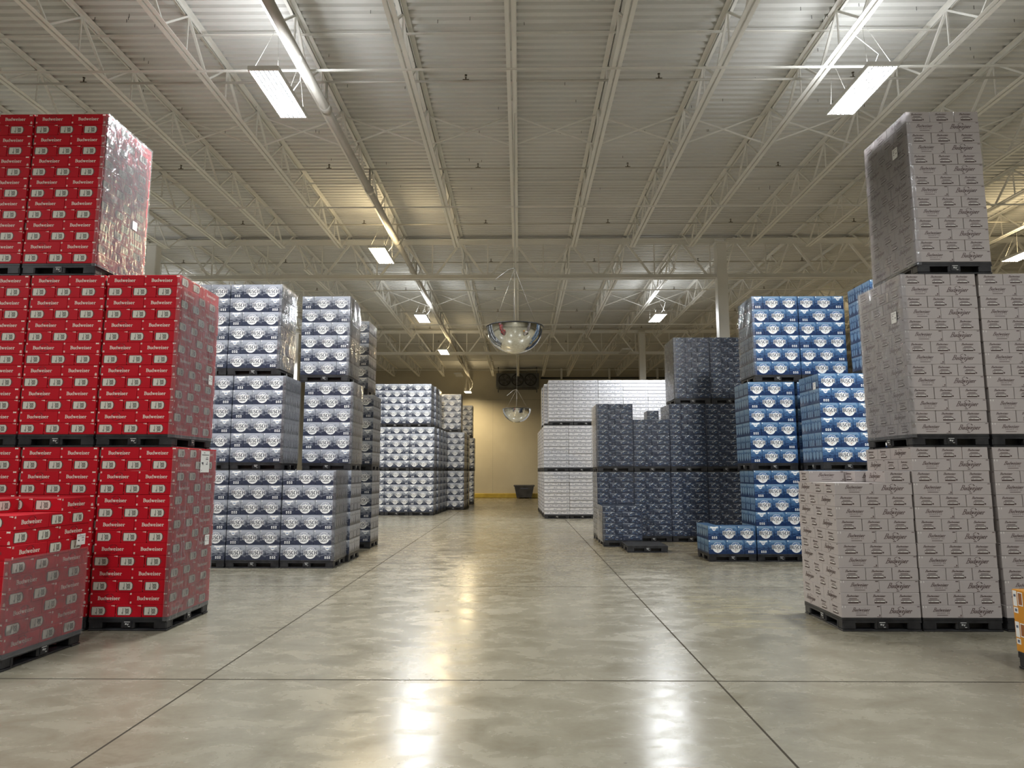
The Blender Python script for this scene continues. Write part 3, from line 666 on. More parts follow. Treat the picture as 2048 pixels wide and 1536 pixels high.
def circle_badge(c, f, cx, cy, r, light):
    c.dec(f, [ell(cx, cy, r, r, 28)], 'badge', 1)
    # sky half with white peaks in front
    sky = [(cx+(r-0.006)*math.cos(math.radians(a)), cy+(r-0.006)*math.sin(math.radians(a))) for a in range(20, 161, 10)]
    c.dec(f, [sky+[(cx-r*0.6, cy+r*0.40), (cx-r*0.3, cy+r*0.62), (cx-r*0.15, cy+r*0.50), (cx+0.0, cy+r*0.80), (cx+r*0.18, cy+r*0.52), (cx+r*0.35, cy+r*0.66), (cx+r*0.6, cy+r*0.38)]], 'badge_blue' if not light else 'light_ridge', 2)
    cap = r*0.66; wd = r*2.42
    c.dec(f, word('BUSCH', CAPS, cx, cy+r*0.08, wd, cap, fat=0.28), 'badge', 3)
    c.dec(f, word('BUSCH', CAPS, cx, cy+r*0.08, wd, cap), 'badge_text', 4)
    if light: c.dec(f, word('LIGHT', CAPS, cx, cy-r*0.52, r*1.16, r*0.27, shear=0.2), 'badge_text', 4)
    else: c.dec(f, [rect(cx-r*0.42, cy-r*0.45, cx+r*0.42, cy-r*0.40), ell(cx, cy-r*0.64, r*0.1, r*0.07, 8)], 'orange_pic', 4)
def can_row(c, f, cx, z, n, w_, h_, mat='badge', txt=True):
    for k in range(n):
        x = cx+(k-(n-1)/2)*w_*1.6
        c.dec(f, [[(x-w_/2, z), (x+w_/2, z), (x+w_/2, z+h_*0.85), (x+w_*0.3, z+h_), (x-w_*0.3, z+h_), (x-w_/2, z+h_*0.85)]], mat, 2)
        if txt: c.dec(f, [rect(x-w_*0.3, z+h_*0.3, x+w_*0.3, z+h_*0.6)], 'badge_text', 3)
def shield(c, f, cx, cy, r, mat='badge', txt=True):
    c.dec(f, [[(cx-r*0.7, cy+r*0.6), (cx-r*0.4, cy+r), (cx+r*0.4, cy+r), (cx+r*0.7, cy+r*0.6), (cx+r*0.66, cy-r*0.2), (cx, cy-r), (cx-r*0.66, cy-r*0.2)]], mat, 2)
    if txt: c.dec(f, [rect(cx-r*0.45, cy+r*0.0, cx+r*0.45, cy+r*0.30)], 'badge_text', 3)
def thirty(light, wide, W_, D_, H_=0.249):
    base = 'light' if light else 'blue'; rg = 'light_ridge' if light else 'blue_ridge'
    c = Box(W_, D_, H_, base); h = H_
    def ridge(f, w_, s_):
        pts = [(0.004, h-0.004), (0.004, h-0.030)]; rr = random.Random(s_); n = 12
        for k in range(1, n): pts.append((w_*k/n, h-0.032-rr.uniform(0.0, 0.034)))
        pts += [(w_-0.03, h-0.03), (w_-0.045, h-0.004)]; c.dec(f, [pts], rg, 0.5)
    for f in 'FB':
        ridge(f, W_, 3 if wide else 5)
        if wide:
            circle_badge(c, f, W_*0.50, h*0.46, 0.094 if W_ > 0.33 else 0.092, light)
            c.dec(f, [[(0.006, h-0.008), (0.024, h-0.012), (0.018, h-0.034), (0.008, h-0.026)]], 'badge', 2)
        else:
            x = W_*0.5; z = h-0.062
            c.dec(f, [[(x-0.075, z+0.030), (x-0.035, z+0.018), (x-0.028, z-0.012), (x, z-0.028), (x+0.028, z-0.012), (x+0.035, z+0.018), (x+0.080, z+0.034), (x+0.070, z+0.052), (x, z+0.040), (x-0.060, z+0.050)]], 'badge', 1)
            c.dec(f, [rect(x-0.022, z+0.0, x+0.022, z+0.012)], 'badge_blue', 2)
            can_row(c, f, W_*0.52, 0.022, 3, 0.022, 0.040)
    for f in 'LR':
        ridge(f, D_, 9)
        if wide:
            can_row(c, f, D_*0.5, 0.03, 3, 0.045, 0.10, rg, False)
            for k in range(3): shield(c, f, D_*(0.2+0.3*k), h*0.70, 0.035, rg, False)
        else:
            for k in range(3): shield(c, f, D_*(0.18+0.32*k), h*0.42, 0.07, rg, False)
    return c.mesh('silver_beer_case' if light else 'blue_beer_case')
def navy_case():
    L_, W_, H_ = 0.426, 0.284, 0.1215; c = Box(L_, W_, H_, 'navy')
    for f, w_ in (('F', L_), ('B', L_), ('L', W_), ('R', W_)):
        s_ = {'F': 1, 'B': 2, 'L': 3, 'R': 4}[f]; rr = random.Random(s_)
        c.dec(f, [rect(0.006, H_-0.010, w_*0.6, H_-0.004)], 'navy_mark')
        x = w_*0.40
        c.dec(f, [rect(x, 0.078, x+0.020, 0.098), rect(x+0.024, 0.096, x+0.040, 0.112)], 'navy_mark')
        c.dec(f, [rect(x-0.05, 0.080, x-0.012, 0.086), rect(x-0.045, 0.066, x-0.012, 0.071), rect(x-0.05, 0.052, x-0.02, 0.056)], 'navy_mark')
        c.dec(f, [rect(w_*0.66, 0.070, w_*0.66+0.04, 0.076), rect(w_*0.66, 0.056, w_*0.66+0.05, 0.060), rect(w_-0.05, 0.03, w_-0.02, 0.034)], 'navy_mark')
        for k in range(5):
            xx = rr.uniform(0.02, w_-0.06); zz = rr.uniform(0.01, 0.09); c.dec(f, [rect(xx, zz, xx+rr.uniform(.02, .05), zz+rr.uniform(.006, .02))], 'navy_blue', 0.6)
        for k in range(7):
            xx = rr.uniform(0.02, w_-0.03); zz = rr.uniform(0.01, 0.10); c.dec(f, [rect(xx, zz, xx+rr.uniform(.004, .018), zz+0.004)], 'navy_mark')
    return c.mesh('navy_beer_case')
def white_case():
    L_, W_, H_ = 0.434, 0.288, 0.1218; c = Box(L_, W_, H_, 'white')
    for f, w_ in (('F', L_), ('B', L_), ('L', W_), ('R', W_)):
        c.dec(f, [rect(0.003, 0.0, w_-0.003, 0.017)], 'white_line')
        x = w_*0.38; rr = random.Random(11)
        c.dec(f, [rect(x-0.05, 0.086, x+0.05, 0.094), rect(x-0.035, 0.070, x+0.035, 0.075), rect(x-0.02, 0.058, x+0.02, 0.062)], 'white_mark')
        c.dec(f, [rect(w_-0.10, 0.040, w_-0.085, 0.075), rect(w_-0.075, 0.050, w_-0.060, 0.085), rect(w_-0.045, 0.035, w_-0.030, 0.06), rect(w_-0.022, 0.06, w_-0.01, 0.08)], 'white_mark')
        c.dec(f, [rect(0.012, 0.088, 0.03, 0.10), rect(0.01, 0.03, 0.02, 0.04)], 'white_mark')
    return c.mesh('white_beer_case')
def orange_case():
    L_, W_, H_ = 0.40, 0.30, 0.25; c = Box(L_, W_, H_, 'orange')
    for f, w_ in (('F', L_), ('B', L_), ('L', W_), ('R', W_)):
        c.dec(f, [rect(0.01, 0.115, 0.055, 0.24), rect(0.012, 0.06, 0.06, 0.105)], 'paper')
        c.dec(f, [rect(0.065, 0.125, 0.12, 0.235)], 'paper'); c.dec(f, [rect(0.073, 0.133, 0.112, 0.227)], 'orange_pic', 2)
        c.dec(f, [rect(0.024, 0.072, 0.048, 0.095), rect(0.02, 0.19, 0.045, 0.21)], 'white_mark', 2)
        c.dec(f, [rect(0.14, 0.13, w_-0.02, 0.235)], 'orange_pic', 1); c.dec(f, [rect(0.16, 0.15, w_-0.04, 0.21)], 'can_grey', 2)
    return c.mesh('orange_beer_case')

LI = (0.340, 0.225); BU = (0.322, 0.215)     # wide / narrow face widths of the tall boxes
TD = (0.27, 0.405)
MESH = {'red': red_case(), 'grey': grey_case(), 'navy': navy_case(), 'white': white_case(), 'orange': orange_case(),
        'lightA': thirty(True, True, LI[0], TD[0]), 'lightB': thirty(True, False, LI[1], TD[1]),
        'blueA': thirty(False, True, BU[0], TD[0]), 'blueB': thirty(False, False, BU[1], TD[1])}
def store_local(me, co=None):
    at = me.attributes.new('local_pos', 'FLOAT_VECTOR', 'POINT')
    if co is None:
        co = np.empty(len(me.vertices)*3, dtype=np.float32); me.vertices.foreach_get('co', co)
    at.data.foreach_set('vector', co)
for me_ in MESH.values(): store_local(me_)
DIM = {'red': (0.405, 0.266, 0.1235), 'grey': (0.402, 0.266, 0.1235), 'navy': (0.426, 0.284, 0.1215), 'white': (0.434, 0.288, 0.1218), 'orange': (0.40, 0.30, 0.25)}

# ------------------------------------------------------------------ loads
CASES = []      # dict(kind, mesh, x, y, z, rz, hx, hy, h, label, group)
BOXES = []      # occluders x0,x1,y0,y1,z0,z1
jit = random.Random(5)
def layer7(kind, first):
    """cells of one layer, origin at the front left: (mesh, cx, cy, rz, position word, is_front, side set)"""
    L_, W_, H_ = DIM[kind]; Wt = 2*L_; sw = Wt/3; D = 2*W_+L_; out = []
    if first == 'LL':
        for r, nm in ((0, 'front'), (1, 'middle')):
            out += [(kind, L_/2, W_*(r+0.5), 0, nm+' left', r == 0, 'L'), (kind, L_*1.5, W_*(r+0.5), PI, nm+' right', r == 0, 'R')]
        for k, nm in enumerate(('back left', 'back centre', 'back right')): out.append((kind, sw*(k+0.5), 2*W_+L_/2, PI/2, nm, False, {0: 'L', 1: '', 2: 'R'}[k]))
    else:
        for k, nm in enumerate(('front left', 'front centre', 'front right')): out.append((kind, sw*(k+0.5), L_/2, PI/2, nm, True, {0: 'L', 1: '', 2: 'R'}[k]))
        for r, nm in ((0, 'middle'), (1, 'back')):
            out += [(kind, L_/2, L_+W_*(r+0.5), 0, nm+' left', False, 'L'), (kind, L_*1.5, L_+W_*(r+0.5), PI, nm+' right', False, 'R')]
    return out
def layer30(kind, first):
    A, B = (LI if kind == 'light' else BU); dA, dB = TD; out = []
    cols = [('A', 0), ('A', A), ('B', 2*A)] if first == 'AAB' else [('B', 0), ('A', B), ('A', B+A)]
    for ci, (t_, x0) in enumerate(cols):
        w_ = A if t_ == 'A' else B; d_ = dA if t_ == 'A' else dB; n = 3 if t_ == 'A' else 2
        for r in range(n):
            row = {0: 'front', n-1: 'back'}.get(r, 'middle'); cn = ('left', 'centre', 'right')[ci]
            out.append((kind+t_, x0+w_/2, d_*(r+0.5), 0, row+' '+cn, r == 0, 'L' if ci == 0 else ('R' if ci == 2 else '')))
    return out
COLOR = {'red': 'red beer case', 'grey': 'grey beer case', 'navy': 'navy beer case', 'white': 'white beer case', 'light': 'silver beer case', 'blue': 'blue beer case', 'orange': 'orange beer case'}
def load(kind, x, y, z, n, first, side, name, full_top=0, rz=0.0, pal=True, skip=None, key='left', wx=None, cap=False):
    """x = left edge if key=='left' else right edge; z = floor of the pallet"""
    seven = kind in DIM
    if seven: L_, W_, H_ = DIM[kind]; Wt = 2*L_; D = 2*W_+L_
    else: A, B = (LI if kind == 'light' else BU); Wt = 2*A+B; D = 0.81; H_ = 0.249
    if key == 'right': x = x - Wt
    R = Matrix.Rotation(rz, 4, 'Z'); org = Vector((x, y, 0)) if rz == 0 else Vector((x, y, 0))
    def wp(a, b_): v = R @ Vector((a, b_, 0)); return x+v.x, y+v.y
    px, py = wp(Wt/2, 0)
    if pal: pallet(px, py, z, Wt-0.004, D-0.004, 'black plastic pallet %s the %s' % ('on the floor beneath' if z < 0.01 else 'carrying', name), rz, side)
    z0 = z+0.135
    alt = {'LL': 'SS', 'SS': 'LL', 'AAB': 'BAA', 'BAA': 'AAB'}
    cur = first
    gname = '%ss of the %s' % (COLOR[kind], name)
    for k in range(n):
        cells = layer7(kind, cur) if seven else layer30(kind, cur)
        ox, oy = jit.uniform(-.004, .004), jit.uniform(-.003, .003)
        for (mk, cx, cy, r, pos, fr, sd) in cells:
            vis = fr or (side and side in sd and sd) or (k >= n-full_top)
            if skip and skip(k, pos): continue
            if not vis: continue
            wx_, wy_ = wp(cx+ox, cy+oy)
            lab = '%s, %s layer up, %s, %s' % (COLOR[kind], ORD[k+1], pos, name); assert len(lab.split()) <= 16, lab
            dm = MESH[mk]
            CASES.append(dict(kind=kind, mesh=mk, x=wx_, y=wy_, z=z0+k*H_, rz=r+rz+jit.uniform(-.004, .004), label=lab, group=gname, H=H_))
        cur = alt[cur]
    if rz == 0: BOXES.append((x+0.01, x+Wt-0.01, y+0.01, y+D-0.01, z0, z0+n*H_-0.01))
    return x, Wt, D, z0+n*H_
P_ = 1.864      # tier pitch of the 14 layer loads
# --- red stack on the left
ry = 7.16
load('red', -3.60, ry, 0, 14, 'SS', 'R', 'bottom aisle-end red load', key='right', full_top=1)
load('red', -4.435, ry, 0, 14, 'SS', 'R', 'bottom inner red load', key='right', full_top=1)
load('red', -5.27, ry, 0, 14, 'SS', 'R', 'bottom leftmost red load', key='right')
load('red', -3.67, ry, P_, 14, 'SS', 'R', 'middle-tier aisle-end red load', key='right', full_top=1)
load('red', -4.50, ry, P_, 14, 'SS', 'R', 'middle-tier inner red load', key='right')
load('red', -5.33, ry, P_, 14, 'SS', 'R', 'middle-tier leftmost red load', key='right')
load('red', -4.625, ry, 2*P_, 14, 'SS', 'R', 'top-tier red load with bright side', key='right', full_top=1)
load('red', -5.455, ry, 2*P_, 14, 'SS', 'R', 'top-tier red load cut by the frame', key='right', full_top=1)
# partly picked red pallet in front, turned a little
a = math.radians(-3.0); cw = 0.81
r0x, r0y = -4.19-cw*math.cos(a), 5.70-cw*math.sin(a)
def skip_r0(k, pos): return k == 9 and not (pos.startswith('back') or pos == 'middle left')
load('red', r0x, r0y, 0, 10, 'SS', 'R', 'half-picked red load nearest the camera', full_top=2, rz=a, skip=skip_r0)
# --- grey stack on the right
gy = 7.22
def skip_g0(k, pos): return k == 11
load('grey', 3.268, gy, 0, 11, 'LL', 'L', 'half-picked grey load by the aisle', full_top=1)
load('grey', 4.085, gy, 0, 14, 'LL', 'L', 'bottom grey load behind the half-picked one', full_top=1)
load('grey', 4.935, gy, 0, 14, 'LL', 'L', 'bottom grey load at the right edge')
load('grey', 4.115, gy, P_, 14, 'LL', 'L', 'middle-tier aisle-side grey load', full_top=1)
load('grey', 4.945, gy, P_, 14, 'LL', 'L', 'middle-tier grey load at right edge', full_top=1)
load('grey', 4.305, gy, 2*P_, 14, 'LL', 'L', 'tall topmost grey load', full_top=1)
gz = 0.135+11*0.1235
for (cx, cy, r, txt) in ((3.49, 8.02, 0, 'alone at the back left'), (3.905, 7.80, PI, 'middle one of the three'), (3.935, 7.43, PI/2, 'at the front right corner')):
    CASES.append(dict(kind='grey', mesh='grey', x=cx, y=cy, z=gz, rz=r, H=0.1235, label='grey beer case topping the half-picked grey load, '+txt, group='loose grey cases on the half-picked load'))
# --- silver and navy boxes, left of the aisle
T_ = 1.629
load('light', -3.13, 11.68, 0, 6, 'AAB', 'R', 'single-high silver load at the aisle', key='right', full_top=1)
load('light', -4.05, 11.68, 0, 6, 'AAB', 'R', 'bottom silver load beside the red stack', key='right')
load('light', -4.97, 11.68, 0, 6, 'AAB', 'R', 'bottom silver load behind the red stack', key='right')
load('light', -4.06, 11.68, T_, 6, 'AAB', 'R', 'middle-tier silver load near the red stack', key='right', full_top=1)
load('light', -4.98, 11.68, T_, 6, 'AAB', 'R', 'middle-tier silver load behind the red stack', key='right')
load('light', -4.19, 11.68, 2*T_, 6, 'AAB', 'R', 'top-tier silver load near the red stack', key='right', full_top=1)
load('light', -5.11, 11.68, 2*T_, 6, 'AAB', 'R', 'top-tier silver load behind the red stack', key='right')
load('light', -3.08, 12.52, 0, 6, 'AAB', 'R', 'bottom silver load of the second row', key='right')
load('light', -3.09, 12.52, T_, 6, 'AAB', 'R', 'middle-tier silver load of the second row', key='right')
load('light', -3.19, 12.52, 2*T_, 6, 'AAB', 'R', 'top-tier silver load of the second row', key='right')
for k, nm in enumerate(('bottom', 'middle-tier', 'top-tier')):
    load('light', (-3.16, -3.17, -3.30)[k], 14.66, k*T_, 6, 'AAB', 'R', '%s silver load of the third row' % nm, key='right')
# far left block
for k, nm in enumerate(('bottom', 'middle-tier', 'top-tier')):
    s_ = (-3.20, -3.20, -3.33)[k]
    for c, cn in enumerate(('right', 'centre', 'left')):
        load('light', s_-0.91*c, 25.5, k*T_, 6, ('AAB' if c < 3 else 'BAA'), 'R', '%s %s far silver load' % (nm, cn), key='right')
    for r in range(3 if k < 2 else 2):
        load('light', s_+0.06+0.03*r, 26.4+0.88*r, k*T_, 6, 'AAB', 'R', '%s silver load, %s behind far block' % (nm, ORD[r+1]), key='right')
    load('light', (-2.36, -2.36, -2.51)[k], 29.0, k*T_, 6, 'AAB', 'R', '%s silver load jutting into the aisle' % nm, key='right')
    if k < 2:
        load('light', -2.36, 29.9, k*T_, 6, 'AAB', 'R', '%s silver load behind the jutting one' % nm, key='right')
        load('light', -2.33, 30.8, k*T_, 6, 'AAB', 'R', '%s silver load second behind the jutting one' % nm, key='right')
    load('light', (-2.30, -2.28, -2.38)[k], 34.0, k*T_, 6, 'AAB', 'R', '%s farthest silver load' % nm, key='right')
# --- white boxes far right of the aisle
W_ = 1.5996
for k, nm in enumerate(('bottom', 'middle-tier')):
    for c in range(4):
        load('white', (0.83, 0.82)[k]+0.875*c, 23.83, k*W_, 12, 'SS', 'L', '%s white load, %s from the aisle' % (nm, ORD[c+1]))
for c in range(5):
    load('white', 1.0+0.872*c, 23.83, 2*W_, 12, 'SS', 'L', 'top-tier white load, %s from the aisle' % ORD[c+1], full_top=0)
for r in range(4):
    for k, nm in enumerate(('bottom', 'middle-tier', 'top-tier')):
        if k == 2 and r > 1: continue
        load('white', (0.80-0.02*r, 0.80-0.02*r, 0.88-0.05*r)[k], 24.9+1.06*r, k*W_, 12, 'SS', 'L', '%s white load, row %s behind' % (nm, ORD[r+1]))
# --- dark navy boxes
V_ = 1.593
ny = 16.05
load('navy', 1.785, 15.04, 0, 6, 'LL', 'L', 'low navy load jutting in front', full_top=1)
for c, cn in enumerate(('first', 'second', 'third', 'fourth')):
    load('navy', 1.79+0.858*c, ny, 0, 12, 'LL', 'L', 'bottom navy load, %s from the aisle' % cn)
    load('navy', (1.80, 2.655, 3.51, 4.37)[c], ny, V_, (12, 9, 12, 12)[c], 'LL', 'L', 'middle-tier navy load, %s from the aisle' % cn, full_top=1 if c == 1 else 0)
load('navy', 3.65, ny, 2*V_, 12, 'LL', 'L', 'top-tier navy load nearer the aisle')
load('navy', 4.51, ny, 2*V_, 12, 'LL', 'L', 'top-tier navy load beside the blue stack')
for k in range(2):
    CASES.append(dict(kind='navy', mesh='navy', x=3.22, y=ny+0.85-0.15, z=V_+0.135+9*0.1215+k*0.1215, rz=PI/2, H=0.1215, label='dark navy beer case, %s one left on the shorter navy load' % ('lower' if k == 0 else 'upper'), group='loose navy cases on the shorter load'))
# --- blue boxes
by = 12.61
load('blue', 3.395, by, 0, 2, 'AAB', 'L', 'low two-layer blue load', full_top=1)
load('blue', 4.265, by, 0, 6, 'BAA', 'L', 'bottom blue load beside the low one', full_top=1)
load('blue', 4.225, by, T_, 6, 'BAA', 'L', 'middle-tier blue load at the left')
load('blue', 4.365, by, 2*T_, 6, 'AAB', 'L', 'top-tier blue load at the left')
load('blue', 5.235, by, 2*T_, 6, 'BAA', 'L', 'top-tier blue load at the centre')
load('blue', 5.135, by, 0, 6, 'BAA', 'L', 'bottom blue load at the rear centre')
load('blue', 5.13, by, T_, 6, 'BAA', 'L', 'middle-tier blue load at the rear centre')
load('blue', 5.05, 11.50, 0, 6, 'BAA', 'L', 'bottom blue load behind the grey stack')
load('blue', 5.05, 11.50, T_, 6, 'BAA', 'L', 'middle-tier blue load standing forward', full_top=1)
load('blue', 5.93, 11.50, 0, 6, 'BAA', 'L', 'bottom blue load deep behind grey stack')
load('blue', 5.93, 11.50, T_, 6, 'BAA', 'L', 'middle-tier blue load behind grey stack')
load('blue', 6.02, 11.50, 2*T_, 6, 'BAA', 'L', 'top-tier blue load against the grey stack')
# --- orange cases at the right frame edge
pallet(4.52, 5.04, 0, 0.80, 0.90, 'black plastic pallet on the floor beneath the orange cases')
for k in range(2):
    for c in range(2):
        for r in range(3):
            CASES.append(dict(kind='orange', mesh='orange', x=4.32+0.40*c, y=5.20+0.30*r, z=0.135+0.25*k, rz=0, H=0.25, group='orange cases at the right edge',
                label='orange beer case with white stickers, %s layer, %s %s of its pallet' % (('lower', 'upper')[k], ('front', 'middle', 'back')[r], ('left', 'right')[c])))
    BOXES.append((4.13, 4.91, 5.06, 5.94, 0.135, 0.63))
pallet(2.55, 13.98, 0, 0.81, 0.88, 'empty black plastic pallet on the floor in front of the navy stack', side='L')

# ------------------------------------------------------------------ which boxes the camera sees; the 300 largest of a kind become objects
bx = np.array(BOXES); camp = np.array([0, 0, CAM_H])
fw = np.array([-math.sin(YAW)*math.cos(PITCH), math.cos(YAW)*math.cos(PITCH), math.sin(PITCH)]); rt = np.array([math.cos(YAW), math.sin(YAW), 0]); upv = np.cross(rt, fw)
pts, own, wt = [], [], []
for i, c in enumerate(CASES):
    me = MESH[c['mesh']]
    if not hasattr(me, 'ext'): pass
    vs = me.vertices; 
    key = c['mesh']
    if key not in PM:
        xs = [v.co.x for v in vs]; ys = [v.co.y for v in vs]; PM[key] = (max(xs), max(ys))
    hx, hy = PM[key]; cz, sz = math.cos(c['rz']), math.sin(c['rz'])
    ex = abs(hx*cz)+abs(hy*sz); ey = abs(hx*sz)+abs(hy*cz); c['ex'], c['ey'] = ex, ey
    d2 = c['x']**2+c['y']**2
    sgn = -1 if c['x'] > 0 else 1
    for u in (-0.95, -0.5, 0.0, 0.5, 0.95):
        for zz in (0.06, 0.5, 0.94):
            pts.append((c['x']+u*ex, c['y']-ey-0.02, c['z']+zz*c['H'])); own.append(i); wt.append(ex*2*c['H']/15/d2*c['y']/math.sqrt(d2))
            pts.append((c['x']+sgn*(ex+0.02), c['y']+u*ey, c['z']+zz*c['H'])); own.append(i); wt.append(ey*2*c['H']/15/d2*abs(c['x'])/math.sqrt(d2))
pts = np.array(pts); own = np.array(own); wt = np.array(wt)
def seen_from(camp, margin):
    v = pts-camp; dep = v@fw; dd = np.where(dep > 0.1, dep, 0.1); u_ = 1024+FPX*(v@rt)/dd; w_ = 768-FPX*(v@upv)/dd
    ok = (dep > 0.1) & (u_ > -margin) & (u_ < 2048+margin) & (w_ > -margin) & (w_ < 1536+margin)
    for bb in bx:
        lo, hi = bb[[0, 2, 4]], bb[[1, 3, 5]]
        with np.errstate(divide='ignore', invalid='ignore'):
            t1 = (lo-camp)/v; t2 = (hi-camp)/v
        tn = np.minimum(t1, t2).max(1); tf = np.maximum(t1, t2).min(1)
        ok &= ~((tn < tf) & (tf > 0) & (tn < 0.999))
    r = np.zeros(len(CASES)); np.add.at(r, own[ok], wt[ok]); return r
sc = seen_from(camp, 0); near = sc.copy()
for dx, dy, dz in ((-1.6, 0, 0), (1.6, 0, 0), (0, 1.0, 0.4), (-0.8, 0, 0), (0.8, 0, 0), (0, -0.8, 0), (0.8, 0.5, 0.8), (-0.8, 0.5, 0.8)):
    near += seen_from(camp+np.array([dx, dy, dz]), 250)
for i, c in enumerate(CASES): c['near'] = near[i]
for i, c in enumerate(CASES): c['score'] = sc[i]
kinds = sorted(set(c['kind'] for c in CASES)); stats = {}
for kd in kinds:
    cs = sorted([c for c in CASES if c['kind'] == kd], key=lambda c: -c['score'])
    seen = [c for c in cs if c['score'] > 0]
    one = [c for c in cs[:300] if c['near'] > 0]; rest = [c for c in cs[300:] if c['near'] > 0]
    stats[kd] = (len(cs), len(seen))
    for c in one:
        o = put(MESH[c['mesh']], c['kind'].replace('light', 'silver')+'_beer_case', (c['x'], c['y'], c['z']), c['rz']); tag(o, c['label'], 'beer case', c['group'])
    if rest:
        bm = bmesh.new(); mats = []
        out = bpy.data.meshes.new('beer_cases')
        V, F, MI, LP = [], [], [], []
        for c in rest:
            me = MESH[c['mesh']]; mi = []
            for m_ in me.materials:
                if m_ not in mats: mats.append(m_)
                mi.append(mats.index(m_))
            R = Matrix.Translation((c['x'], c['y'], c['z'])) @ Matrix.Rotation(c['rz'], 4, 'Z'); R = np.array(R)
            co = np.empty(len(me.vertices)*3); me.vertices.foreach_get('co', co); LP.append(co.copy()); co = co.reshape(-1, 3)@R[:3, :3].T+R[:3, 3]
            b0 = len(V); V += co.tolist(); F += [tuple(b0+k for k in p.vertices) for p in me.polygons]; MI += [mi[p.material_index] for p in me.polygons]
        bm.free(); out.from_pydata(V, [], F)
        for m_ in mats: out.materials.append(m_)
        out.polygons.foreach_set('material_index', MI); store_local(out, np.concatenate(LP).astype(np.float32)); out.update()
        o = put(out, kd.replace('light', 'silver')+'_beer_cases'); tag(o, 'remaining %ss showing smallest in the same stacks, mostly the farthest ones' % COLOR[kd], 'beer cases', kind='stuff')
print('CASES', stats)

# ------------------------------------------------------------------ slip sheets, labels and stretch film
def sheet(x0, x1, y0, y1, z, label):
    t = MB(); t.box(x0, x1, y0, y1, z, z+0.004, 'tan'); tag(t.obj('slip_sheet'), label, 'cardboard sheet', 'tan slip sheets')
for x1, nm in ((-3.60, 'aisle-end'), (-4.435, 'inner')):
    pass
def paper(x, y, z, w_, h_, side, label):
    """a printed sheet stuck to a side face; side = +1 faces +X"""
    t = MB(); X = 0
    t.box(-0.0015, 0.0015, 0, w_, 0, h_, 'paper')
    s_ = 0.002*side
    def q(a, b_, c, d): t.poly([(s_, a*w_, b_*h_), (s_, c*w_, b_*h_), (s_, c*w_, d*h_), (s_, a*w_, d*h_)], 'badge_text')
    q(0.08, 0.80, 0.92, 0.83); q(0.3, 0.9, 0.45, 0.93); q(0.55, 0.60, 0.85, 0.64); q(0.6, 0.68, 0.8, 0.71); q(0.1, 0.40, 0.3, 0.47); q(0.2, 0.34, 0.28, 0.44); q(0.6, 0.36, 0.8, 0.40); q(0.7, 0.42, 0.76, 0.5); q(0.08, 0.08, 0.16, 0.11)
    o = t.obj('shipping_label', fix=False); o.location = (x, y, z); tag(o, label, 'label')
    return o
paper(-3.585, 7.67, 1.60, 0.21, 0.24, 1, 'large white paper label on the side of the bottom aisle-end red load')
paper(-3.645, 7.88, 2.62, 0.09, 0.11, 1, 'small white sticker low on the side of the middle-tier red load')
paper(-3.585, 7.88, 0.78, 0.10, 0.11, 1, 'small white sticker low on the side of the bottom aisle-end red load')
paper(-4.605, 7.76, 4.47, 0.09, 0.10, 1, 'small white sticker on the bright side of the top-tier red load')
paper(-4.115, 6.42, 0.93, 0.12, 0.10, 1, 'crumpled white sticker on the half-picked red load')
paper(4.285, 7.40, 5.15, 0.10, 0.12, -1, 'white sticker high on the topmost grey load')
paper(4.095, 7.32, 3.22, 0.10, 0.12, -1, 'white sticker on the side of the middle-tier grey load')
paper(5.035, 11.6, 3.00, 0.10, 0.12, -1, 'white sticker on the side of the forward blue load')

def film(x, y0, y1, z0, z1, side, label, seed=1, amp=0.006, tails=()):
    """creased sheet of clear film over the aisle side of a load, folded round its front edge"""
    rr = random.Random(seed); ny_, nz_ = 46, 80; V = []; F = []
    waves = [(rr.uniform(3, 14), rr.uniform(-10, 10), rr.uniform(0, 6.28), rr.uniform(0.2, 1)) for _ in range(7)]
    for j in range(nz_+1):
        for i in range(-3, ny_+1):
            zz = z0+(z1-z0)*j/nz_
            if i < 0: px, py = x-side*(0.016*(-i)), y0-0.009
            else: px, py = x, y0+(y1-y0)*i/ny_-0.005
            d = sum(a_*abs(math.sin(fy*(py)+fz*zz+ph)) for fy, fz, ph, a_ in waves)/4
            o_ = amp*(d+rr.uniform(0, .08))
            if i < 0: V.append((px, py-o_*0.4, zz))
            else: V.append((px+side*(0.004+o_), py, zz))
    n = ny_+4
    for j in range(nz_):
        for i in range(n-1):
            q = (j*n+i, j*n+i+1, (j+1)*n+i+1, (j+1)*n+i); F.append(q if side > 0 else q[::-1])
    me = bpy.data.meshes.new('stretch_film'); me.from_pydata(V, [], F); me.materials.append(M['film'])
    me.polygons.foreach_set('use_smooth', [True]*len(F)); me.update()
    o = put(me, 'stretch_film'); tag(o, label, 'stretch film', 'clear stretch film on the pallet loads')
    return o
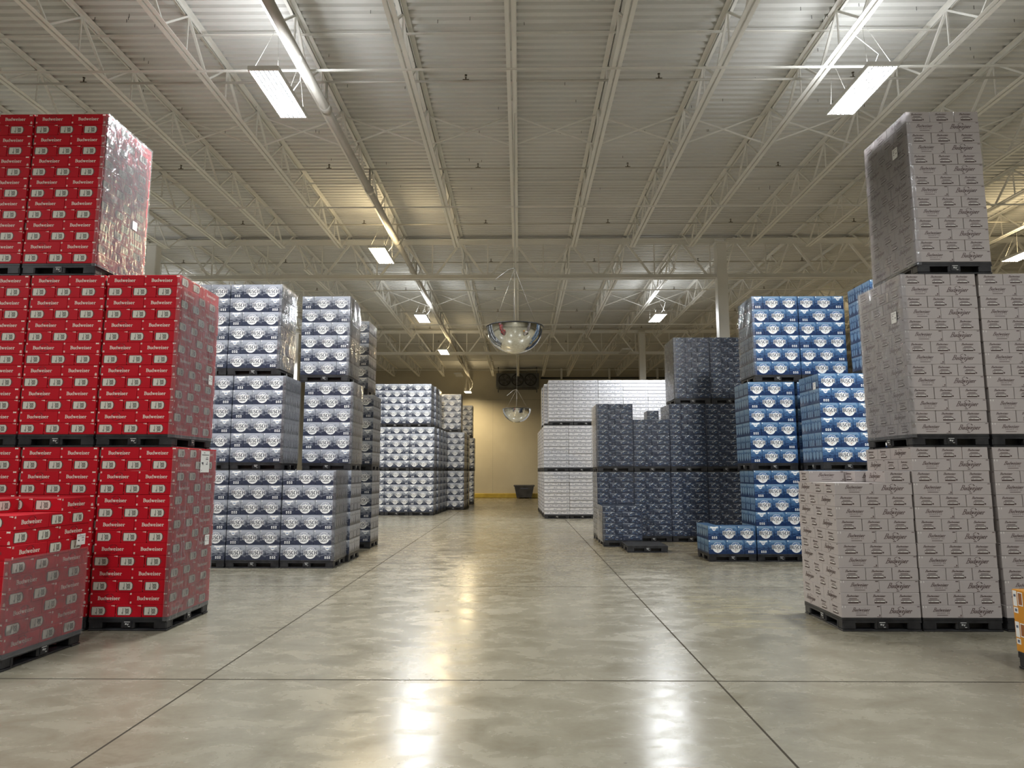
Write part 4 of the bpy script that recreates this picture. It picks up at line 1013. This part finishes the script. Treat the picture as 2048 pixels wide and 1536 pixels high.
film(-3.595, ry, ry+0.93, 0.10, 1.85, 1, 'clear wrinkled film over the aisle side of the bottom red load', 1)
film(-3.66, ry, ry+0.93, P_+0.10, P_+1.87, 1, 'shiny creased film over the aisle side of the middle-tier red load', 2, 0.012)
film(-4.615, ry, ry+0.93, 2*P_+0.10, 2*P_+1.87, 1, 'clear film over the bright side of the top-tier red load', 3, 0.002)
film(4.30, gy, gy+0.93, 2*P_+0.10, 2*P_+1.87, -1, 'glossy film over the aisle side of the topmost grey load', 4, 0.010)
film(4.11, gy, gy+0.93, P_+0.10, P_+1.87, -1, 'glossy film over the aisle side of the middle-tier grey load', 5, 0.010)
film(-4.185, 11.68, 12.49, 2*T_+0.12, 2*T_+1.63, 1, 'glittering film over the side of the top-tier silver load', 6, 0.012)
film(-4.055, 11.68, 12.49, T_+0.12, T_+1.63, 1, 'glittering film over the side of the middle-tier silver load', 7, 0.010)
film(-3.125, 11.68, 12.49, 0.12, 1.63, 1, 'greyish film over the aisle side of the single-high silver load', 8, 0.008)
film(-3.185, 12.52, 13.33, 2*T_+0.12, 2*T_+1.63, 1, 'glittering film over the top-tier load of the second silver row', 9, 0.014)
film(-3.085, 12.52, 13.33, T_+0.12, T_+1.63, 1, 'greyish film over the middle-tier load of the second silver row', 10, 0.010)
film(1.785, ny, ny+0.98, V_+0.12, V_+1.58, -1, 'pale film over the aisle side of the middle-tier navy load', 11, 0.006)
film(1.780, 15.04, 15.96, 0.10, 0.72, -1, 'pale film over the aisle side of the low navy load', 12, 0.006)
film(3.645, ny, ny+0.98, 2*V_+0.12, 2*V_+1.58, -1, 'grey film over the aisle side of the top-tier navy load', 13, 0.010)
film(4.355, by, by+0.81, 2*T_+0.12, 2*T_+1.63, -1, 'creased film over the aisle side of the top-tier left blue load', 14, 0.010)
# half-picked red load: torn film on its lower part (the load is turned by three degrees)
o = film(0.0, 0.0, 0.93, 0.10, 0.90, 1, 'torn clear film round the lower part of the half-picked red load', 15, 0.008)
o.location = (-4.185, 5.70, 0); o.rotation_euler = (0, 0, a)
